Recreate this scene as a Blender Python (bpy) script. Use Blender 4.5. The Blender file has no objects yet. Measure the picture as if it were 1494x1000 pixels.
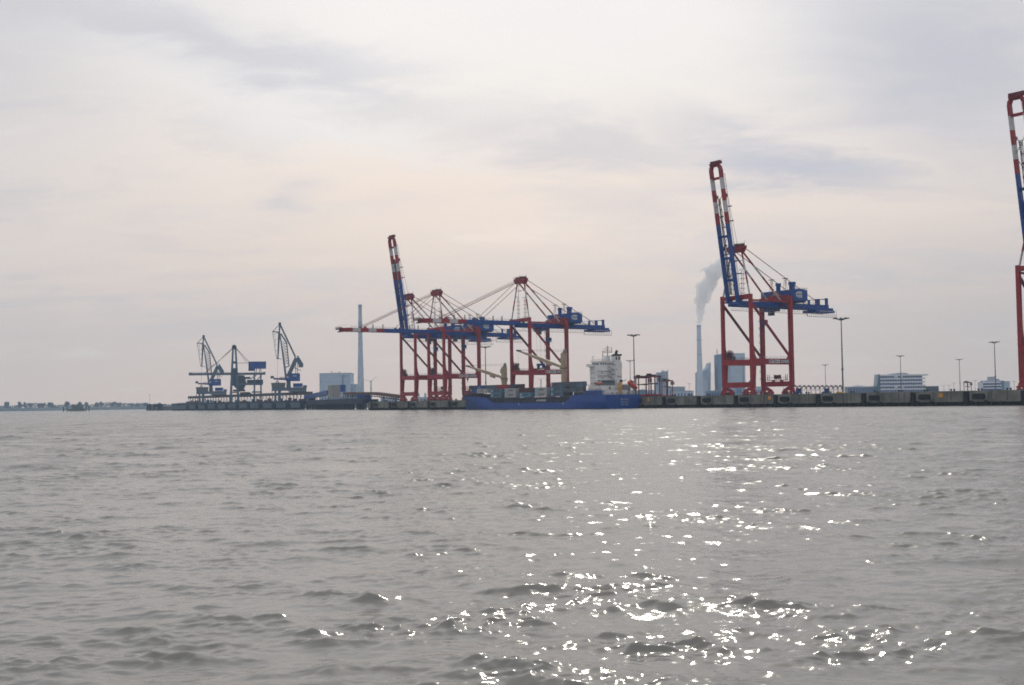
import bpy, bmesh, math, random
import numpy as np
from math import radians, sin, cos, pi
from mathutils import Vector, Matrix

random.seed(7)
SC = bpy.context.scene
COL = SC.collection

# ------------------------------------------------------------------ camera
CAM_H, ROLL, PITCH, FPX = 4.25, radians(0.83), radians(2.72), 1850.0
cam = bpy.data.cameras.new('camera')
cam.sensor_width = 36.0
cam.lens = 36.0 * FPX / 1494.0
cam.clip_start, cam.clip_end = 0.5, 60000.0
camo = bpy.data.objects.new('camera', cam)
COL.objects.link(camo)
_f = Vector((0, cos(PITCH), sin(PITCH)))
_u0 = Vector((0, -sin(PITCH), cos(PITCH)))
_r0 = Vector((1, 0, 0))
_r = _r0 * cos(ROLL) - _u0 * sin(ROLL)
_u = _u0 * cos(ROLL) + _r0 * sin(ROLL)
camo.matrix_world = Matrix(((_r.x, _u.x, -_f.x, 0), (_r.y, _u.y, -_f.y, 0), (_r.z, _u.z, -_f.z, CAM_H), (0, 0, 0, 1)))
SC.camera = camo

# ------------------------------------------------------------------ render and exposure
SC.render.engine = 'CYCLES'
SC.view_settings.view_transform = 'Standard'
SC.view_settings.look = 'None'
SC.view_settings.exposure = 0.0
SC.view_settings.gamma = 1.0
SC.cycles.use_denoising = True
SC.cycles.denoising_prefilter = 'FAST'
SC.cycles.max_bounces = 12
SC.cycles.filter_width = 1.75
SC.cycles.diffuse_bounces = 3
SC.cycles.glossy_bounces = 3
SC.cycles.volume_bounces = 10
SC.cycles.sample_clamp_direct = 0
SC.cycles.sample_clamp_indirect = 6
SC.cycles.caustics_reflective = False
SC.cycles.caustics_refractive = False

# ------------------------------------------------------------------ sun and sky
SUN_EL, SUN_AZ = radians(35.0), radians(6.8)          # azimuth to the right of +Y
SUN_DIR = Vector((sin(SUN_AZ) * cos(SUN_EL), cos(SUN_AZ) * cos(SUN_EL), sin(SUN_EL)))
sun = bpy.data.lights.new('sun', 'SUN')
sun.energy = 0.5
sun.angle = radians(1.5)
sun.color = (1.0, 0.93, 0.82)
suno = bpy.data.objects.new('sun', sun)
COL.objects.link(suno)
suno.rotation_euler = (-SUN_DIR).to_track_quat('-Z', 'Y').to_euler()

world = bpy.data.worlds.new('World')
SC.world = world
world.use_nodes = True
wn = world.node_tree
wn.nodes.clear()


class NT:
    """small helper for wiring shader nodes"""
    def __init__(self, tree):
        self.t = tree

    def n(self, typ, **kw):
        nd = self.t.nodes.new(typ)
        for k, v in kw.items():
            if k == 'ins':
                for kk, vv in v.items():
                    if isinstance(vv, bpy.types.NodeSocket):
                        self.t.links.new(vv, nd.inputs[kk])
                    else:
                        nd.inputs[kk].default_value = vv
            else:
                setattr(nd, k, v)
        return nd

    def math(self, op, a, b=0.0, c=0.0, clamp=False):
        nd = self.t.nodes.new('ShaderNodeMath')
        nd.operation = op
        nd.use_clamp = clamp
        for i, v in enumerate((a, b, c)):
            if isinstance(v, bpy.types.NodeSocket):
                self.t.links.new(v, nd.inputs[i])
            else:
                nd.inputs[i].default_value = v
        return nd.outputs[0]

    def mix(self, fac, a, b, blend='MIX'):
        nd = self.t.nodes.new('ShaderNodeMix')
        nd.data_type = 'RGBA'
        nd.blend_type = blend
        for idx, v in ((0, fac), (6, a), (7, b)):
            if isinstance(v, bpy.types.NodeSocket):
                self.t.links.new(v, nd.inputs[idx])
            else:
                nd.inputs[idx].default_value = v if idx == 0 else (*v[:3], 1)
        return nd.outputs[2]

    def noise(self, vec, scale, detail=4, rough=0.55, dist=0.0):
        nd = self.n('ShaderNodeTexNoise', ins={'Scale': scale, 'Detail': detail, 'Roughness': rough, 'Distortion': dist})
        if vec is not None:
            self.t.links.new(vec, nd.inputs['Vector'])
        return nd.outputs[0]

    def mapr(self, v, a, b, c=0.0, d=1.0, interp='SMOOTHSTEP'):
        nd = self.n('ShaderNodeMapRange', interpolation_type=interp, ins={0: v, 1: a, 2: b, 3: c, 4: d})
        return nd.outputs[0]

    def link(self, a, b):
        self.t.links.new(a, b)


w = NT(wn)
tc = w.n('ShaderNodeTexCoord')
gen = tc.outputs['Generated']
sky = w.n('ShaderNodeTexSky', sky_type='NISHITA', sun_disc=False, sun_elevation=SUN_EL, sun_rotation=SUN_AZ,
          air_density=1.0, dust_density=3.0, ozone_density=1.0)
sep = w.n('ShaderNodeSeparateXYZ', ins={0: gen})
zz = w.math('MAXIMUM', sep.outputs[2], 0.0)
# a cloud sheet seen from below: project the direction on a plane overhead
inv = w.math('DIVIDE', 1.0, w.math('ADD', zz, 0.16))
px_ = w.math('MULTIPLY', sep.outputs[0], inv)
py_ = w.math('MULTIPLY', sep.outputs[1], inv)
comb = w.n('ShaderNodeCombineXYZ', ins={0: px_, 1: py_, 2: 0.37})
mp = w.n('ShaderNodeMapping', ins={'Vector': comb.outputs[0], 'Rotation': (0, 0, radians(24)), 'Scale': (0.8, 1.25, 1.0), 'Location': (0.35, 0.9, 0)})
cl = mp.outputs[0]
n1 = w.noise(cl, 1.3, 6, 0.55, 0.6)
n2 = w.noise(cl, 4.0, 6, 0.58, 0.9)
mp2 = w.n('ShaderNodeMapping', ins={'Vector': comb.outputs[0], 'Rotation': (0, 0, radians(32)), 'Scale': (0.9, 1.5, 1.0), 'Location': (4.2, 2.7, 1.3)})
n3 = w.noise(mp2.outputs[0], 2.1, 7, 0.58, 0.5)
cloud = w.math('ADD', w.math('MULTIPLY', n1, 0.5), w.math('ADD', w.math('MULTIPLY', n2, 0.2), w.math('MULTIPLY', n3, 0.35)))
az = w.math('ARCTAN2', sep.outputs[0], sep.outputs[1])
el = w.math('ARCSINE', sep.outputs[2])
# ragged edges for the cloud banks
wx = w.math('ADD', az, w.math('ADD', w.math('MULTIPLY', w.math('SUBTRACT', n1, 0.5), 0.16), w.math('MULTIPLY', w.math('SUBTRACT', n2, 0.5), 0.10)))
wy = w.math('ADD', el, w.math('ADD', w.math('MULTIPLY', w.math('SUBTRACT', n3, 0.5), 0.075), w.math('MULTIPLY', w.math('SUBTRACT', n2, 0.5), 0.045)))


def ramp(fac, stops):
    nd = w.n('ShaderNodeValToRGB', ins={0: fac})
    r = nd.color_ramp
    r.interpolation = 'B_SPLINE'
    while len(r.elements) < len(stops):
        r.elements.new(0.5)
    for e, (p, c) in zip(r.elements, stops):
        e.position = p
        e.color = (*c, 1)
    return nd.outputs[0]


def bank(a0, e0, La, We, slope, amp):
    """a soft elongated cloud bank at azimuth a0, elevation e0 (radians)"""
    c, sn = cos(slope), sin(slope)
    dx_, dy_ = w.math('SUBTRACT', wx, a0), w.math('SUBTRACT', wy, e0)
    u = w.math('ADD', w.math('MULTIPLY', dx_, c / La), w.math('MULTIPLY', dy_, -sn / La))
    v = w.math('ADD', w.math('MULTIPLY', dx_, sn / We), w.math('MULTIPLY', dy_, c / We))
    q = w.math('ADD', w.math('MULTIPLY', u, u), w.math('MULTIPLY', v, v))
    return w.math('MULTIPLY', w.math('EXPONENT', w.math('MULTIPLY', q, -1.0)), amp)


ef = w.math('DIVIDE', el, 0.8, clamp=True)
mid_c = ramp(ef, [(0.0, (0.84, 0.67, 0.57)), (0.06, (0.85, 0.70, 0.60)), (0.20, (0.99, 0.85, 0.735)), (0.31, (1.03, 0.955, 0.90)), (0.42, (1.0, 0.965, 0.935)), (1.0, (0.85, 0.85, 0.87))])
side_c = ramp(ef, [(0.0, (0.77, 0.625, 0.53)), (0.10, (0.80, 0.695, 0.625)), (0.26, (0.84, 0.775, 0.735)), (0.40, (0.75, 0.73, 0.735)), (1.0, (0.50, 0.52, 0.56))])
lat = w.mapr(w.math('ABSOLUTE', w.math('SUBTRACT', az, 0.01)), 0.10, 0.46)
base = w.mix(lat, mid_c, side_c)
right = w.mapr(az, 0.15, 0.42)
base = w.mix(w.math('MULTIPLY', right, w.mapr(el, 0.20, 0.0, 0.0, 0.55)), base, (0.60, 0.53, 0.48))
greys = w.math('MULTIPLY', w.mapr(cloud, 0.49, 0.64), 0.42)
for bk in ((-0.21, 0.266, 0.165, 0.024, radians(15), 0.68), (0.05, 0.200, 0.15, 0.022, radians(10), 0.65), (0.21, 0.180, 0.10, 0.028, radians(16), 0.95),
           (0.33, 0.255, 0.14, 0.065, radians(20), 0.80), (-0.42, 0.25, 0.10, 0.06, 0.0, 0.35), (-0.175, 0.160, 0.03, 0.010, radians(-8), 0.6), (-0.03, 0.135, 0.018, 0.007, radians(10), 0.30), (0.02, 0.105, 0.06, 0.012, radians(8), 0.25)):
    greys = w.math('MAXIMUM', greys, bank(*bk))
greys = w.math('MULTIPLY', greys, w.mapr(el, 0.015, 0.09))
base = w.mix(greys, base, w.mix(lat, (0.62, 0.625, 0.69), (0.51, 0.525, 0.60)))
lights = w.math('MULTIPLY', w.mapr(cloud, 0.50, 0.38), 0.25)
for bk in ((-0.13, 0.215, 0.17, 0.018, radians(17), 0.7), (0.03, 0.29, 0.12, 0.03, radians(10), 0.6)):
    lights = w.math('MAXIMUM', lights, bank(*bk))
base = w.mix(lights, base, (0.95, 0.925, 0.905))
pinks = None
for bk in ((0.26, 0.142, 0.13, 0.018, radians(8), 0.55), (0.0, 0.15, 0.14, 0.042, radians(6), 0.85), (0.14, 0.125, 0.06, 0.015, radians(8), 0.4)):
    pinks = bank(*bk) if pinks is None else w.math('MAXIMUM', pinks, bank(*bk))
base = w.mix(pinks, base, (1.02, 0.86, 0.74))
# the veiled sun itself, a broad bright patch above the frame
dotn = w.n('ShaderNodeVectorMath', operation='DOT_PRODUCT', ins={0: gen, 1: tuple(SUN_DIR)})
glow = w.mapr(dotn.outputs['Value'], 0.965, 1.0)
base = w.mix(w.math('MULTIPLY', glow, 0.8), base, (1.7, 1.6, 1.45))
skyc = w.mix(1.0, base, (10, 10, 10), 'MULTIPLY')
gap = w.mapr(n3, 0.55, 0.75, 0.01, 0.08)
skyc = w.mix(gap, skyc, sky.outputs[0])
bg = w.n('ShaderNodeBackground', ins={'Color': skyc, 'Strength': 0.1})
wo = w.n('ShaderNodeOutputWorld', ins={'Surface': bg.outputs[0]})

# ------------------------------------------------------------------ coordinates of the place
QA, QD, QZ = radians(54.32), 845.15, 6.35          # the quay: direction, distance straight ahead, height over water
AL = Vector((cos(QA), -sin(QA), 0))                  # along the quay
LA = Vector((sin(QA), cos(QA), 0))                   # landward
QO = Vector((0, QD, 0))


def quay(t, p, z=0.0):
    """t along the quay, p landward of the waterside crane rail, z above water"""
    return QO + AL * t + LA * p + Vector((0, 0, z))


def at(px, py, Y):
    """point of the place seen at photo position px,py and Y metres ahead"""
    u2, v2 = px - 747.0, py - 500.0
    u = u2 * cos(ROLL) - v2 * sin(ROLL)
    v = u2 * sin(ROLL) + v2 * cos(ROLL)
    xc, zc = u / FPX, -v / FPX
    d = Vector((xc, cos(PITCH) - zc * sin(PITCH), sin(PITCH) + zc * cos(PITCH)))
    return Vector((0, 0, CAM_H)) + d * (Y / d.y)


# ------------------------------------------------------------------ materials
MATS = {}


def paint(name, col, rough=0.5, var=0.18, scale=0.35, metal=0.0, streak=0.0, dirt=(0.10, 0.09, 0.08), spec=0.4, ss=1.4):
    if name in MATS:
        return MATS[name]
    m = bpy.data.materials.new(name)
    m.use_nodes = True
    t = NT(m.node_tree)
    bs = m.node_tree.nodes['Principled BSDF']
    tcn = t.n('ShaderNodeTexCoord')
    v = tcn.outputs['Object']
    n = t.noise(v, scale, 5, 0.6)
    fac = t.mapr(n, 0.3, 0.7, 0.0, 1.0)
    c = t.mix(fac, tuple(x * (1 - var) for x in col), tuple(min(1, x * (1 + var)) for x in col))
    if streak > 0:
        mpn = t.n('ShaderNodeMapping', ins={'Vector': v, 'Scale': (ss, ss, ss * 0.05)})
        s = t.noise(mpn.outputs[0], 1.0, 4, 0.6)
        c = t.mix(t.mapr(s, 0.48, 0.72, 0.0, streak), c, dirt)
    t.link(c, bs.inputs['Base Color'])
    bs.inputs['Roughness'].default_value = rough
    bs.inputs['Metallic'].default_value = metal
    bs.inputs['Specular IOR Level'].default_value = spec
    MATS[name] = m
    return m


RED = paint('crane_red', (0.30, 0.011, 0.019), 0.5, 0.24, 0.22, streak=0.45, dirt=(0.13, 0.035, 0.03))
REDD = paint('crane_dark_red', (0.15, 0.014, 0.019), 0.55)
BLUE = paint('crane_blue', (0.004, 0.056, 0.28), 0.45, 0.15, streak=0.2, dirt=(0.02, 0.05, 0.15))
BLUED = paint('crane_deep_blue', (0.012, 0.04, 0.14), 0.5)
WHITE = paint('paint_white', (0.52, 0.53, 0.55), 0.5, 0.08, streak=0.2, dirt=(0.35, 0.33, 0.31))
GREYS = paint('steel_grey', (0.20, 0.22, 0.24), 0.5)
DARK = paint('dark_steel', (0.03, 0.035, 0.04), 0.6)
CABLE = paint('cable_grey', (0.12, 0.10, 0.10), 0.6)
RAIL = paint('railing_grey', (0.26, 0.25, 0.26), 0.6)
SIGN = paint('sign_white', (0.62, 0.62, 0.62), 0.5, 0.05)
INK = paint('sign_ink', (0.05, 0.05, 0.06), 0.6, 0.05)
GLASS = paint('dark_glass', (0.02, 0.03, 0.04), 0.12, 0.1, spec=0.6)
CONC = paint('quay_concrete', (0.175, 0.178, 0.160), 0.9, 0.34, 0.11, streak=0.9, dirt=(0.085, 0.085, 0.07), ss=0.33)
CONCD = paint('quay_dark', (0.010, 0.014, 0.018), 0.7, 0.3, 0.3)  # one near-black colour for piling, joints and slot recesses
RUBBER = paint('rubber', (0.012, 0.015, 0.018), 0.8)
GROUND = paint('ground', (0.16, 0.16, 0.15), 0.95, 0.2, 0.02)
ORANGE = paint('orange_paint', (0.62, 0.22, 0.03), 0.6)
YELLOW = paint('yellow_paint', (0.55, 0.36, 0.06), 0.6)
GALV = paint('galvanised', (0.15, 0.15, 0.15), 0.55)
HULL = paint('hull_blue', (0.012, 0.062, 0.30), 0.4, 0.14, 0.12, streak=0.3, dirt=(0.03, 0.06, 0.17))
BOOT = paint('hull_boot', (0.012, 0.016, 0.02), 0.6)
SHIPW = paint('ship_white', (0.78, 0.79, 0.80), 0.45, 0.07, 0.3, streak=0.25, dirt=(0.42, 0.40, 0.38))
BEIGE = paint('beige_paint', (0.40, 0.305, 0.205), 0.5, 0.12)
COAM = paint('coaming', (0.035, 0.040, 0.055), 0.7, 0.4, 0.5)
LIFER = paint('lifeboat_red', (0.60, 0.08, 0.04), 0.4)
STONE = paint('panel_pale', (0.46, 0.54, 0.64), 0.7, 0.08, 0.05, streak=0.15, dirt=(0.25, 0.27, 0.29))
PBLUE = paint('panel_blue', (0.17, 0.27, 0.40), 0.7, 0.08, 0.05)
PMID = paint('panel_mid', (0.34, 0.42, 0.53), 0.7, 0.08, 0.05)
OFFW = paint('office_white', (0.72, 0.76, 0.80), 0.5, 0.05, 0.2)
OFFG = paint('office_glass', (0.02, 0.09, 0.25), 0.15, 0.25, 0.2, spec=0.6)
BRICK = paint('brown_cladding', (0.11, 0.06, 0.05), 0.8, 0.2, 0.1)
TIMB = paint('dark_timber_hazed', (0.012, 0.026, 0.055), 0.85, 0.3, 0.4)  # base made bluish to stand in for distance haze
CGREY = paint('crane_grey_hazed', (0.075, 0.125, 0.185), 0.6, 0.12)  # blue of the distance haze put into the base colour
WOOD = paint('far_leaf', (0.03, 0.055, 0.06), 0.9, 0.4, 0.06)  # blue-green base carries part of the distance haze
LAND = paint('far_grass', (0.06, 0.085, 0.085), 0.95, 0.25, 0.01)

# ------------------------------------------------------------------ mesh helper


class MB:
    def __init__(self):
        self.v, self.f, self.m = [], [], []

    def add(self, vs, fs, m=0):
        o = len(self.v)
        self.v += [tuple(x) for x in vs]
        self.f += [tuple(i + o for i in q) for q in fs]
        self.m += [m] * len(fs)
        return self

    def box(self, c, s, m=0, rz=0.0):
        c = Vector(c)
        hx, hy, hz = s[0] / 2, s[1] / 2, s[2] / 2
        R = Matrix.Rotation(rz, 3, 'Z')
        vs = [c + R @ Vector((sx * hx, sy * hy, sz * hz)) for sx in (-1, 1) for sy in (-1, 1) for sz in (-1, 1)]
        return self.add(vs, [(0, 1, 3, 2), (4, 6, 7, 5), (0, 4, 5, 1), (2, 3, 7, 6), (0, 2, 6, 4), (1, 5, 7, 3)], m)

    def span(self, x0, x1, y0, y1, z0, z1, m=0):
        return self.box(((x0 + x1) / 2, (y0 + y1) / 2, (z0 + z1) / 2), (abs(x1 - x0), abs(y1 - y0), abs(z1 - z0)), m)

    def bar(self, p0, p1, wd, hg=None, m=0, w1=None, h1=None):
        """rectangular beam; hg is the size in the 'up' sense"""
        p0, p1 = Vector(p0), Vector(p1)
        hg = wd if hg is None else hg
        w1 = wd if w1 is None else w1
        h1 = hg if h1 is None else h1
        d = (p1 - p0).normalized()
        up = Vector((0, 0, 1)) if abs(d.z) < 0.95 else Vector((0, 1, 0))
        s = d.cross(up).normalized()
        up = s.cross(d).normalized()
        vs = [p0 + s * a * wd / 2 + up * b * hg / 2 for a, b in ((-1, -1), (1, -1), (1, 1), (-1, 1))]
        vs += [p1 + s * a * w1 / 2 + up * b * h1 / 2 for a, b in ((-1, -1), (1, -1), (1, 1), (-1, 1))]
        return self.add(vs, [(3, 2, 1, 0), (4, 5, 6, 7), (0, 1, 5, 4), (1, 2, 6, 5), (2, 3, 7, 6), (3, 0, 4, 7)], m)

    def tube(self, p0, p1, r0, r1=None, n=8, m=0):
        p0, p1 = Vector(p0), Vector(p1)
        r1 = r0 if r1 is None else r1
        d = (p1 - p0).normalized()
        up = Vector((0, 0, 1)) if abs(d.z) < 0.95 else Vector((0, 1, 0))
        s = d.cross(up).normalized()
        up = s.cross(d)
        vs = []
        for p, r in ((p0, r0), (p1, r1)):
            vs += [p + (s * cos(2 * pi * i / n) + up * sin(2 * pi * i / n)) * r for i in range(n)]
        fs = [(i, (i + 1) % n, n + (i + 1) % n, n + i) for i in range(n)]
        fs += [tuple(range(n - 1, -1, -1)), tuple(range(n, 2 * n))]
        return self.add(vs, fs, m)

    def prism(self, pts, axis, a, b, m=0):
        """polygon in the two other axes, extruded along axis from a to b"""
        n = len(pts)

        def mk(p, t):
            q = list(p)
            q.insert(axis, t)
            return tuple(q)
        vs = [mk(p, a) for p in pts] + [mk(p, b) for p in pts]
        fs = [tuple(range(n)), tuple(range(2 * n - 1, n - 1, -1))]
        fs += [(i, n + i, n + (i + 1) % n, (i + 1) % n) for i in range(n)]
        return self.add(vs, fs, m)

    def ball(self, c, r, m=0, n=10, k=6, sz=1.0):
        c = Vector(c)
        vs = [c + Vector((0, 0, r * sz))]
        for j in range(1, k):
            a = pi * j / k
            vs += [c + Vector((r * sin(a) * cos(2 * pi * i / n), r * sin(a) * sin(2 * pi * i / n), r * sz * cos(a))) for i in range(n)]
        vs.append(c - Vector((0, 0, r * sz)))
        fs = [(0, 1 + i, 1 + (i + 1) % n) for i in range(n)]
        for j in range(k - 2):
            o = 1 + j * n
            fs += [(o + i, o + n + i, o + n + (i + 1) % n, o + (i + 1) % n) for i in range(n)]
        o = 1 + (k - 2) * n
        fs += [(o + i, len(vs) - 1, o + (i + 1) % n) for i in range(n)]
        return self.add(vs, fs, m)

    def text(self, s, origin, xd, yd, size, m=0, depth=0.03):
        vs, fs, wd = text_mesh(s)
        origin, xd, yd = Vector(origin), Vector(xd).normalized(), Vector(yd).normalized()
        nd = xd.cross(yd)
        return self.add([origin + xd * (x - wd / 2) * size + yd * y * size + nd * (z * depth) for x, y, z in vs], fs, m)

    def rail(self, p0, p1, h=1.1, step=3.0, r=0.05, m=0):
        p0, p1 = Vector(p0), Vector(p1)
        L = (p1 - p0).length
        n = max(1, int(L / step))
        up = Vector((0, 0, h))
        for i in range(n + 1):
            q = p0.lerp(p1, i / n)
            self.bar(q, q + up, r * 2, r * 2, m)
        self.bar(p0 + up, p1 + up, r * 2, r * 2, m)
        self.bar(p0 + up * 0.5, p1 + up * 0.5, r * 2, r * 2, m)
        return self

    def build(self, name, mats, parent=None, smooth=False, label=None, recalc=True):
        me = bpy.data.meshes.new(name)
        me.from_pydata(self.v, [], self.f)
        if not isinstance(mats, (list, tuple)):
            mats = [mats]
        for mm in mats:
            me.materials.append(mm)
        me.polygons.foreach_set('material_index', self.m)
        if recalc:
            bm = bmesh.new()
            bm.from_mesh(me)
            bmesh.ops.recalc_face_normals(bm, faces=bm.faces)
            bm.to_mesh(me)
            bm.free()
        if smooth:
            me.polygons.foreach_set('use_smooth', [True] * len(me.polygons))
        me.update()
        o = bpy.data.objects.new(name, me)
        COL.objects.link(o)
        if parent is not None:
            o.parent = parent
        if label:
            o['label'] = label
        return o


_TXT = {}


def text_mesh(s):
    if s not in _TXT:
        cu = bpy.data.curves.new('lettering', 'FONT')
        cu.body = s
        cu.size = 1.0
        cu.extrude = 1.0
        cu.resolution_u = 2
        ob = bpy.data.objects.new('lettering', cu)
        COL.objects.link(ob)
        bpy.context.view_layer.update()
        dg = bpy.context.evaluated_depsgraph_get()
        me = bpy.data.meshes.new_from_object(ob.evaluated_get(dg))
        vs = [tuple(v.co) for v in me.vertices]
        fs = [tuple(p.vertices) for p in me.polygons]
        bpy.data.objects.remove(ob)
        bpy.data.curves.remove(cu)
        bpy.data.meshes.remove(me)
        _TXT[s] = (vs, fs, max(v[0] for v in vs) + min(v[0] for v in vs))
    return _TXT[s]


def empty(name, loc=(0, 0, 0), rz=0.0):
    o = bpy.data.objects.new(name, None)
    o.empty_display_size = 2
    COL.objects.link(o)
    o.location = loc
    o.rotation_euler = (0, 0, rz)
    return o


def tag(o, label=None, cat=None, group=None, kind=None):
    if label:
        o['label'] = label
    if cat:
        o['category'] = cat
    if group:
        o['group'] = group
    if kind:
        o['kind'] = kind
    return o


def kids(o):
    return [c for c in COL.objects if c.parent == o]


def copy_tree(o, parent=None):
    c = o.copy()
    COL.objects.link(c)
    if parent is not None:
        c.parent = parent
    for ch in kids(o):
        copy_tree(ch, c)
    return c


def place(o, t, p, z):
    o.location = quay(t, p, z)
    o.rotation_euler = (0, 0, -QA)
    return o


# ------------------------------------------------------------------ water: one sheet of wind waves
def make_water():
    rng = np.random.default_rng(11)
    # rows: distance from the shore point below the camera; columns: bearing
    R = [2.0]
    while R[-1] < 5200:
        d = R[-1]
        k = 0.012 if d < 15 else (0.0017 if d < 420 else 0.0017 + 0.03 * min(1, (d - 420) / 400))
        R.append(d * (1 + k))
    R = np.array(R)
    half = radians(29)
    th = list(np.arange(-half, half, 0.0013))
    dth = 0.0013
    a = th[-1]
    ext = []
    while a < pi - 0.05:
        dth = min(dth * 1.12, 0.12)
        a += dth
        if a < pi - 0.02:
            ext.append(a)
    th = np.array([-x for x in reversed(ext)] + th + ext)
    DT = np.gradient(th)
    nr, nc = len(R), len(th)
    # spectrum: chop running towards the shore, many directions
    waves = []
    wind = radians(252)
    for lam, amp, cnt in ((9.0, 0.020, 7), (5.6, 0.022, 12), (3.6, 0.0145, 18), (2.3, 0.0118, 24), (1.45, 0.0094, 34), (0.9, 0.0068, 44), (0.55, 0.0044, 48), (0.34, 0.0025, 44), (0.21, 0.0012, 36)):
        for _ in range(cnt):
            l = lam * np.exp(rng.normal(0, 0.18))
            spread = rng.normal(0, 0.45 if lam > 4 else (0.6 if lam > 1.2 else 0.9))
            waves.append((l, amp * rng.uniform(0.5, 1.3) * np.sqrt(2.0 / cnt) * 1.35, wind + spread, rng.uniform(0, 2 * pi)))
    gusts = [(rng.uniform(5, 26), rng.uniform(0, pi), rng.uniform(0, 2 * pi)) for _ in range(16)]
    fine = [(rng.uniform(1.6, 6), rng.uniform(0, pi), rng.uniform(0, 2 * pi)) for _ in range(16)]
    verts = np.zeros((nr, nc, 3), np.float32)
    rough = np.zeros((nr, nc), np.float32)
    st, ct = np.sin(th), np.cos(th)
    CH = 64
    for i0 in range(0, nr, CH):
        r = R[i0:i0 + CH, None]
        x = r * st[None]
        y = r * ct[None]
        dr = np.gradient(R)[i0:i0 + CH, None]
        sp = np.maximum(dr * 0.8, r * DT[None])
        z = np.zeros_like(x)
        dx = np.zeros_like(x)
        dy = np.zeros_like(x)
        var = np.zeros_like(x)
        # patches of rougher and calmer water
        e1 = sum(np.sin(2 * pi / L * (x * np.cos(d) * 0.7 + y * np.sin(d)) + p) for L, d, p in gusts) / np.sqrt(8)
        e2 = sum(np.sin(2 * pi / L * (x * np.cos(d) * 0.7 + y * np.sin(d)) + p) for L, d, p in fine) / np.sqrt(8)
        env1 = np.exp(0.20 * e1 - 0.02)
        env2 = np.exp(0.20 * e1 + 0.30 * e2 - 0.06)
        mid = np.zeros_like(x)
        msig = 0.0
        crest = None
        for l, am, di, ph in sorted(waves, reverse=True):
            kk = 2 * pi / l
            if l < 0.7 and crest is None:
                crest = 1.0 + 0.16 * np.clip(mid / max(1e-6, np.sqrt(msig)), -2.0, 2.5) if msig > 0 else 1.0
                env2 = env2 * crest
            att = np.clip((l / sp - 2.2) / 1.8, 0, 1)
            att = att * att * (3 - 2 * att)
            g = 1.0 if l > 4.3 else (env1 if l > 0.7 else env2)
            if att.max() < 1e-3:
                var += 0.5 * (am * kk * g) ** 2
                continue
            arg = kk * (x * np.cos(di) + y * np.sin(di)) + ph
            A = am * g * att
            if 0.7 < l < 4.3:
                mid += A * np.cos(arg)
                msig += 0.5 * am * am
            else:
                z += A * np.cos(arg)
            s = A * np.sin(arg) * (0.8 if l > 0.7 else 0.35)
            dx -= s * np.cos(di)
            dy -= s * np.sin(di)
            var += 0.5 * (am * kk * g) ** 2 * (1 - att ** 2)
        # short steep crests over long flat troughs
        if msig > 0:
            sg = np.sqrt(msig)
            q = np.minimum(mid / sg, 4.2)
            z += sg * (np.exp(0.24 * q) - 1.029) / 0.248
        fade = np.clip((r - 420) / 600, 0, 1)
        z *= 1 - fade
        dx *= 1 - fade
        dy *= 1 - fade
        verts[i0:i0 + CH, :, 0] = x + dx
        verts[i0:i0 + CH, :, 1] = y + dy
        verts[i0:i0 + CH, :, 2] = z
        rough[i0:i0 + CH] = np.clip(0.013 ** 2 + 2.0 * var * 0.12, 0, 0.02) ** 0.25
    idx = np.arange(nr * nc).reshape(nr, nc)
    q = np.stack([idx[:-1, :-1], idx[:-1, 1:], idx[1:, 1:], idx[1:, :-1]], -1).reshape(-1, 4)
    qw = np.stack([idx[:-1, -1], idx[:-1, 0], idx[1:, 0], idx[1:, -1]], -1).reshape(-1, 4)
    q = np.concatenate([q, qw]).astype(np.int32)
    q = q[:, ::-1]
    me = bpy.data.meshes.new('water')
    me.vertices.add(nr * nc)
    me.vertices.foreach_set('co', verts.reshape(-1))
    me.loops.add(q.size)
    me.loops.foreach_set('vertex_index', np.ascontiguousarray(q.reshape(-1)))
    me.polygons.add(len(q))
    me.polygons.foreach_set('loop_start', np.arange(0, q.size, 4, dtype=np.int32))
    me.polygons.foreach_set('use_smooth', np.ones(len(q), bool))
    at_ = me.attributes.new('chop', 'FLOAT', 'POINT')
    at_.data.foreach_set('value', rough.reshape(-1))
    me.update(calc_edges=True)
    m = bpy.data.materials.new('sea_water')
    m.use_nodes = True
    t = NT(m.node_tree)
    bs = m.node_tree.nodes['Principled BSDF']
    geo = t.n('ShaderNodeNewGeometry')
    pos = geo.outputs['Position']
    big = t.noise(pos, 0.05, 3)
    c = t.mix(big, (0.215, 0.213, 0.195), (0.245, 0.238, 0.216))
    t.link(c, bs.inputs['Base Color'])
    bs.inputs['IOR'].default_value = 1.333
    attr = t.n('ShaderNodeAttribute', attribute_name='chop')
    t.link(attr.outputs['Fac'], bs.inputs['Roughness'])
    mpn = t.n('ShaderNodeMapping', ins={'Vector': pos, 'Rotation': (0, 0, radians(-18)), 'Scale': (0.75, 1.5, 1.0)})
    r1 = t.noise(mpn.outputs[0], 15.0, 4, 0.6, 0.6)
    r2 = t.noise(mpn.outputs[0], 5.0, 3, 0.55, 0.8)
    hgt = t.math('ADD', t.math('MULTIPLY', r1, 0.35), r2)
    bmp = t.n('ShaderNodeBump', ins={'Strength': 1.0, 'Distance': 0.005, 'Height': hgt})
    t.link(bmp.outputs[0], bs.inputs['Normal'])
    me.materials.append(m)
    o = bpy.data.objects.new('water', me)
    COL.objects.link(o)
    return tag(o, kind='structure')


make_water()

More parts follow.
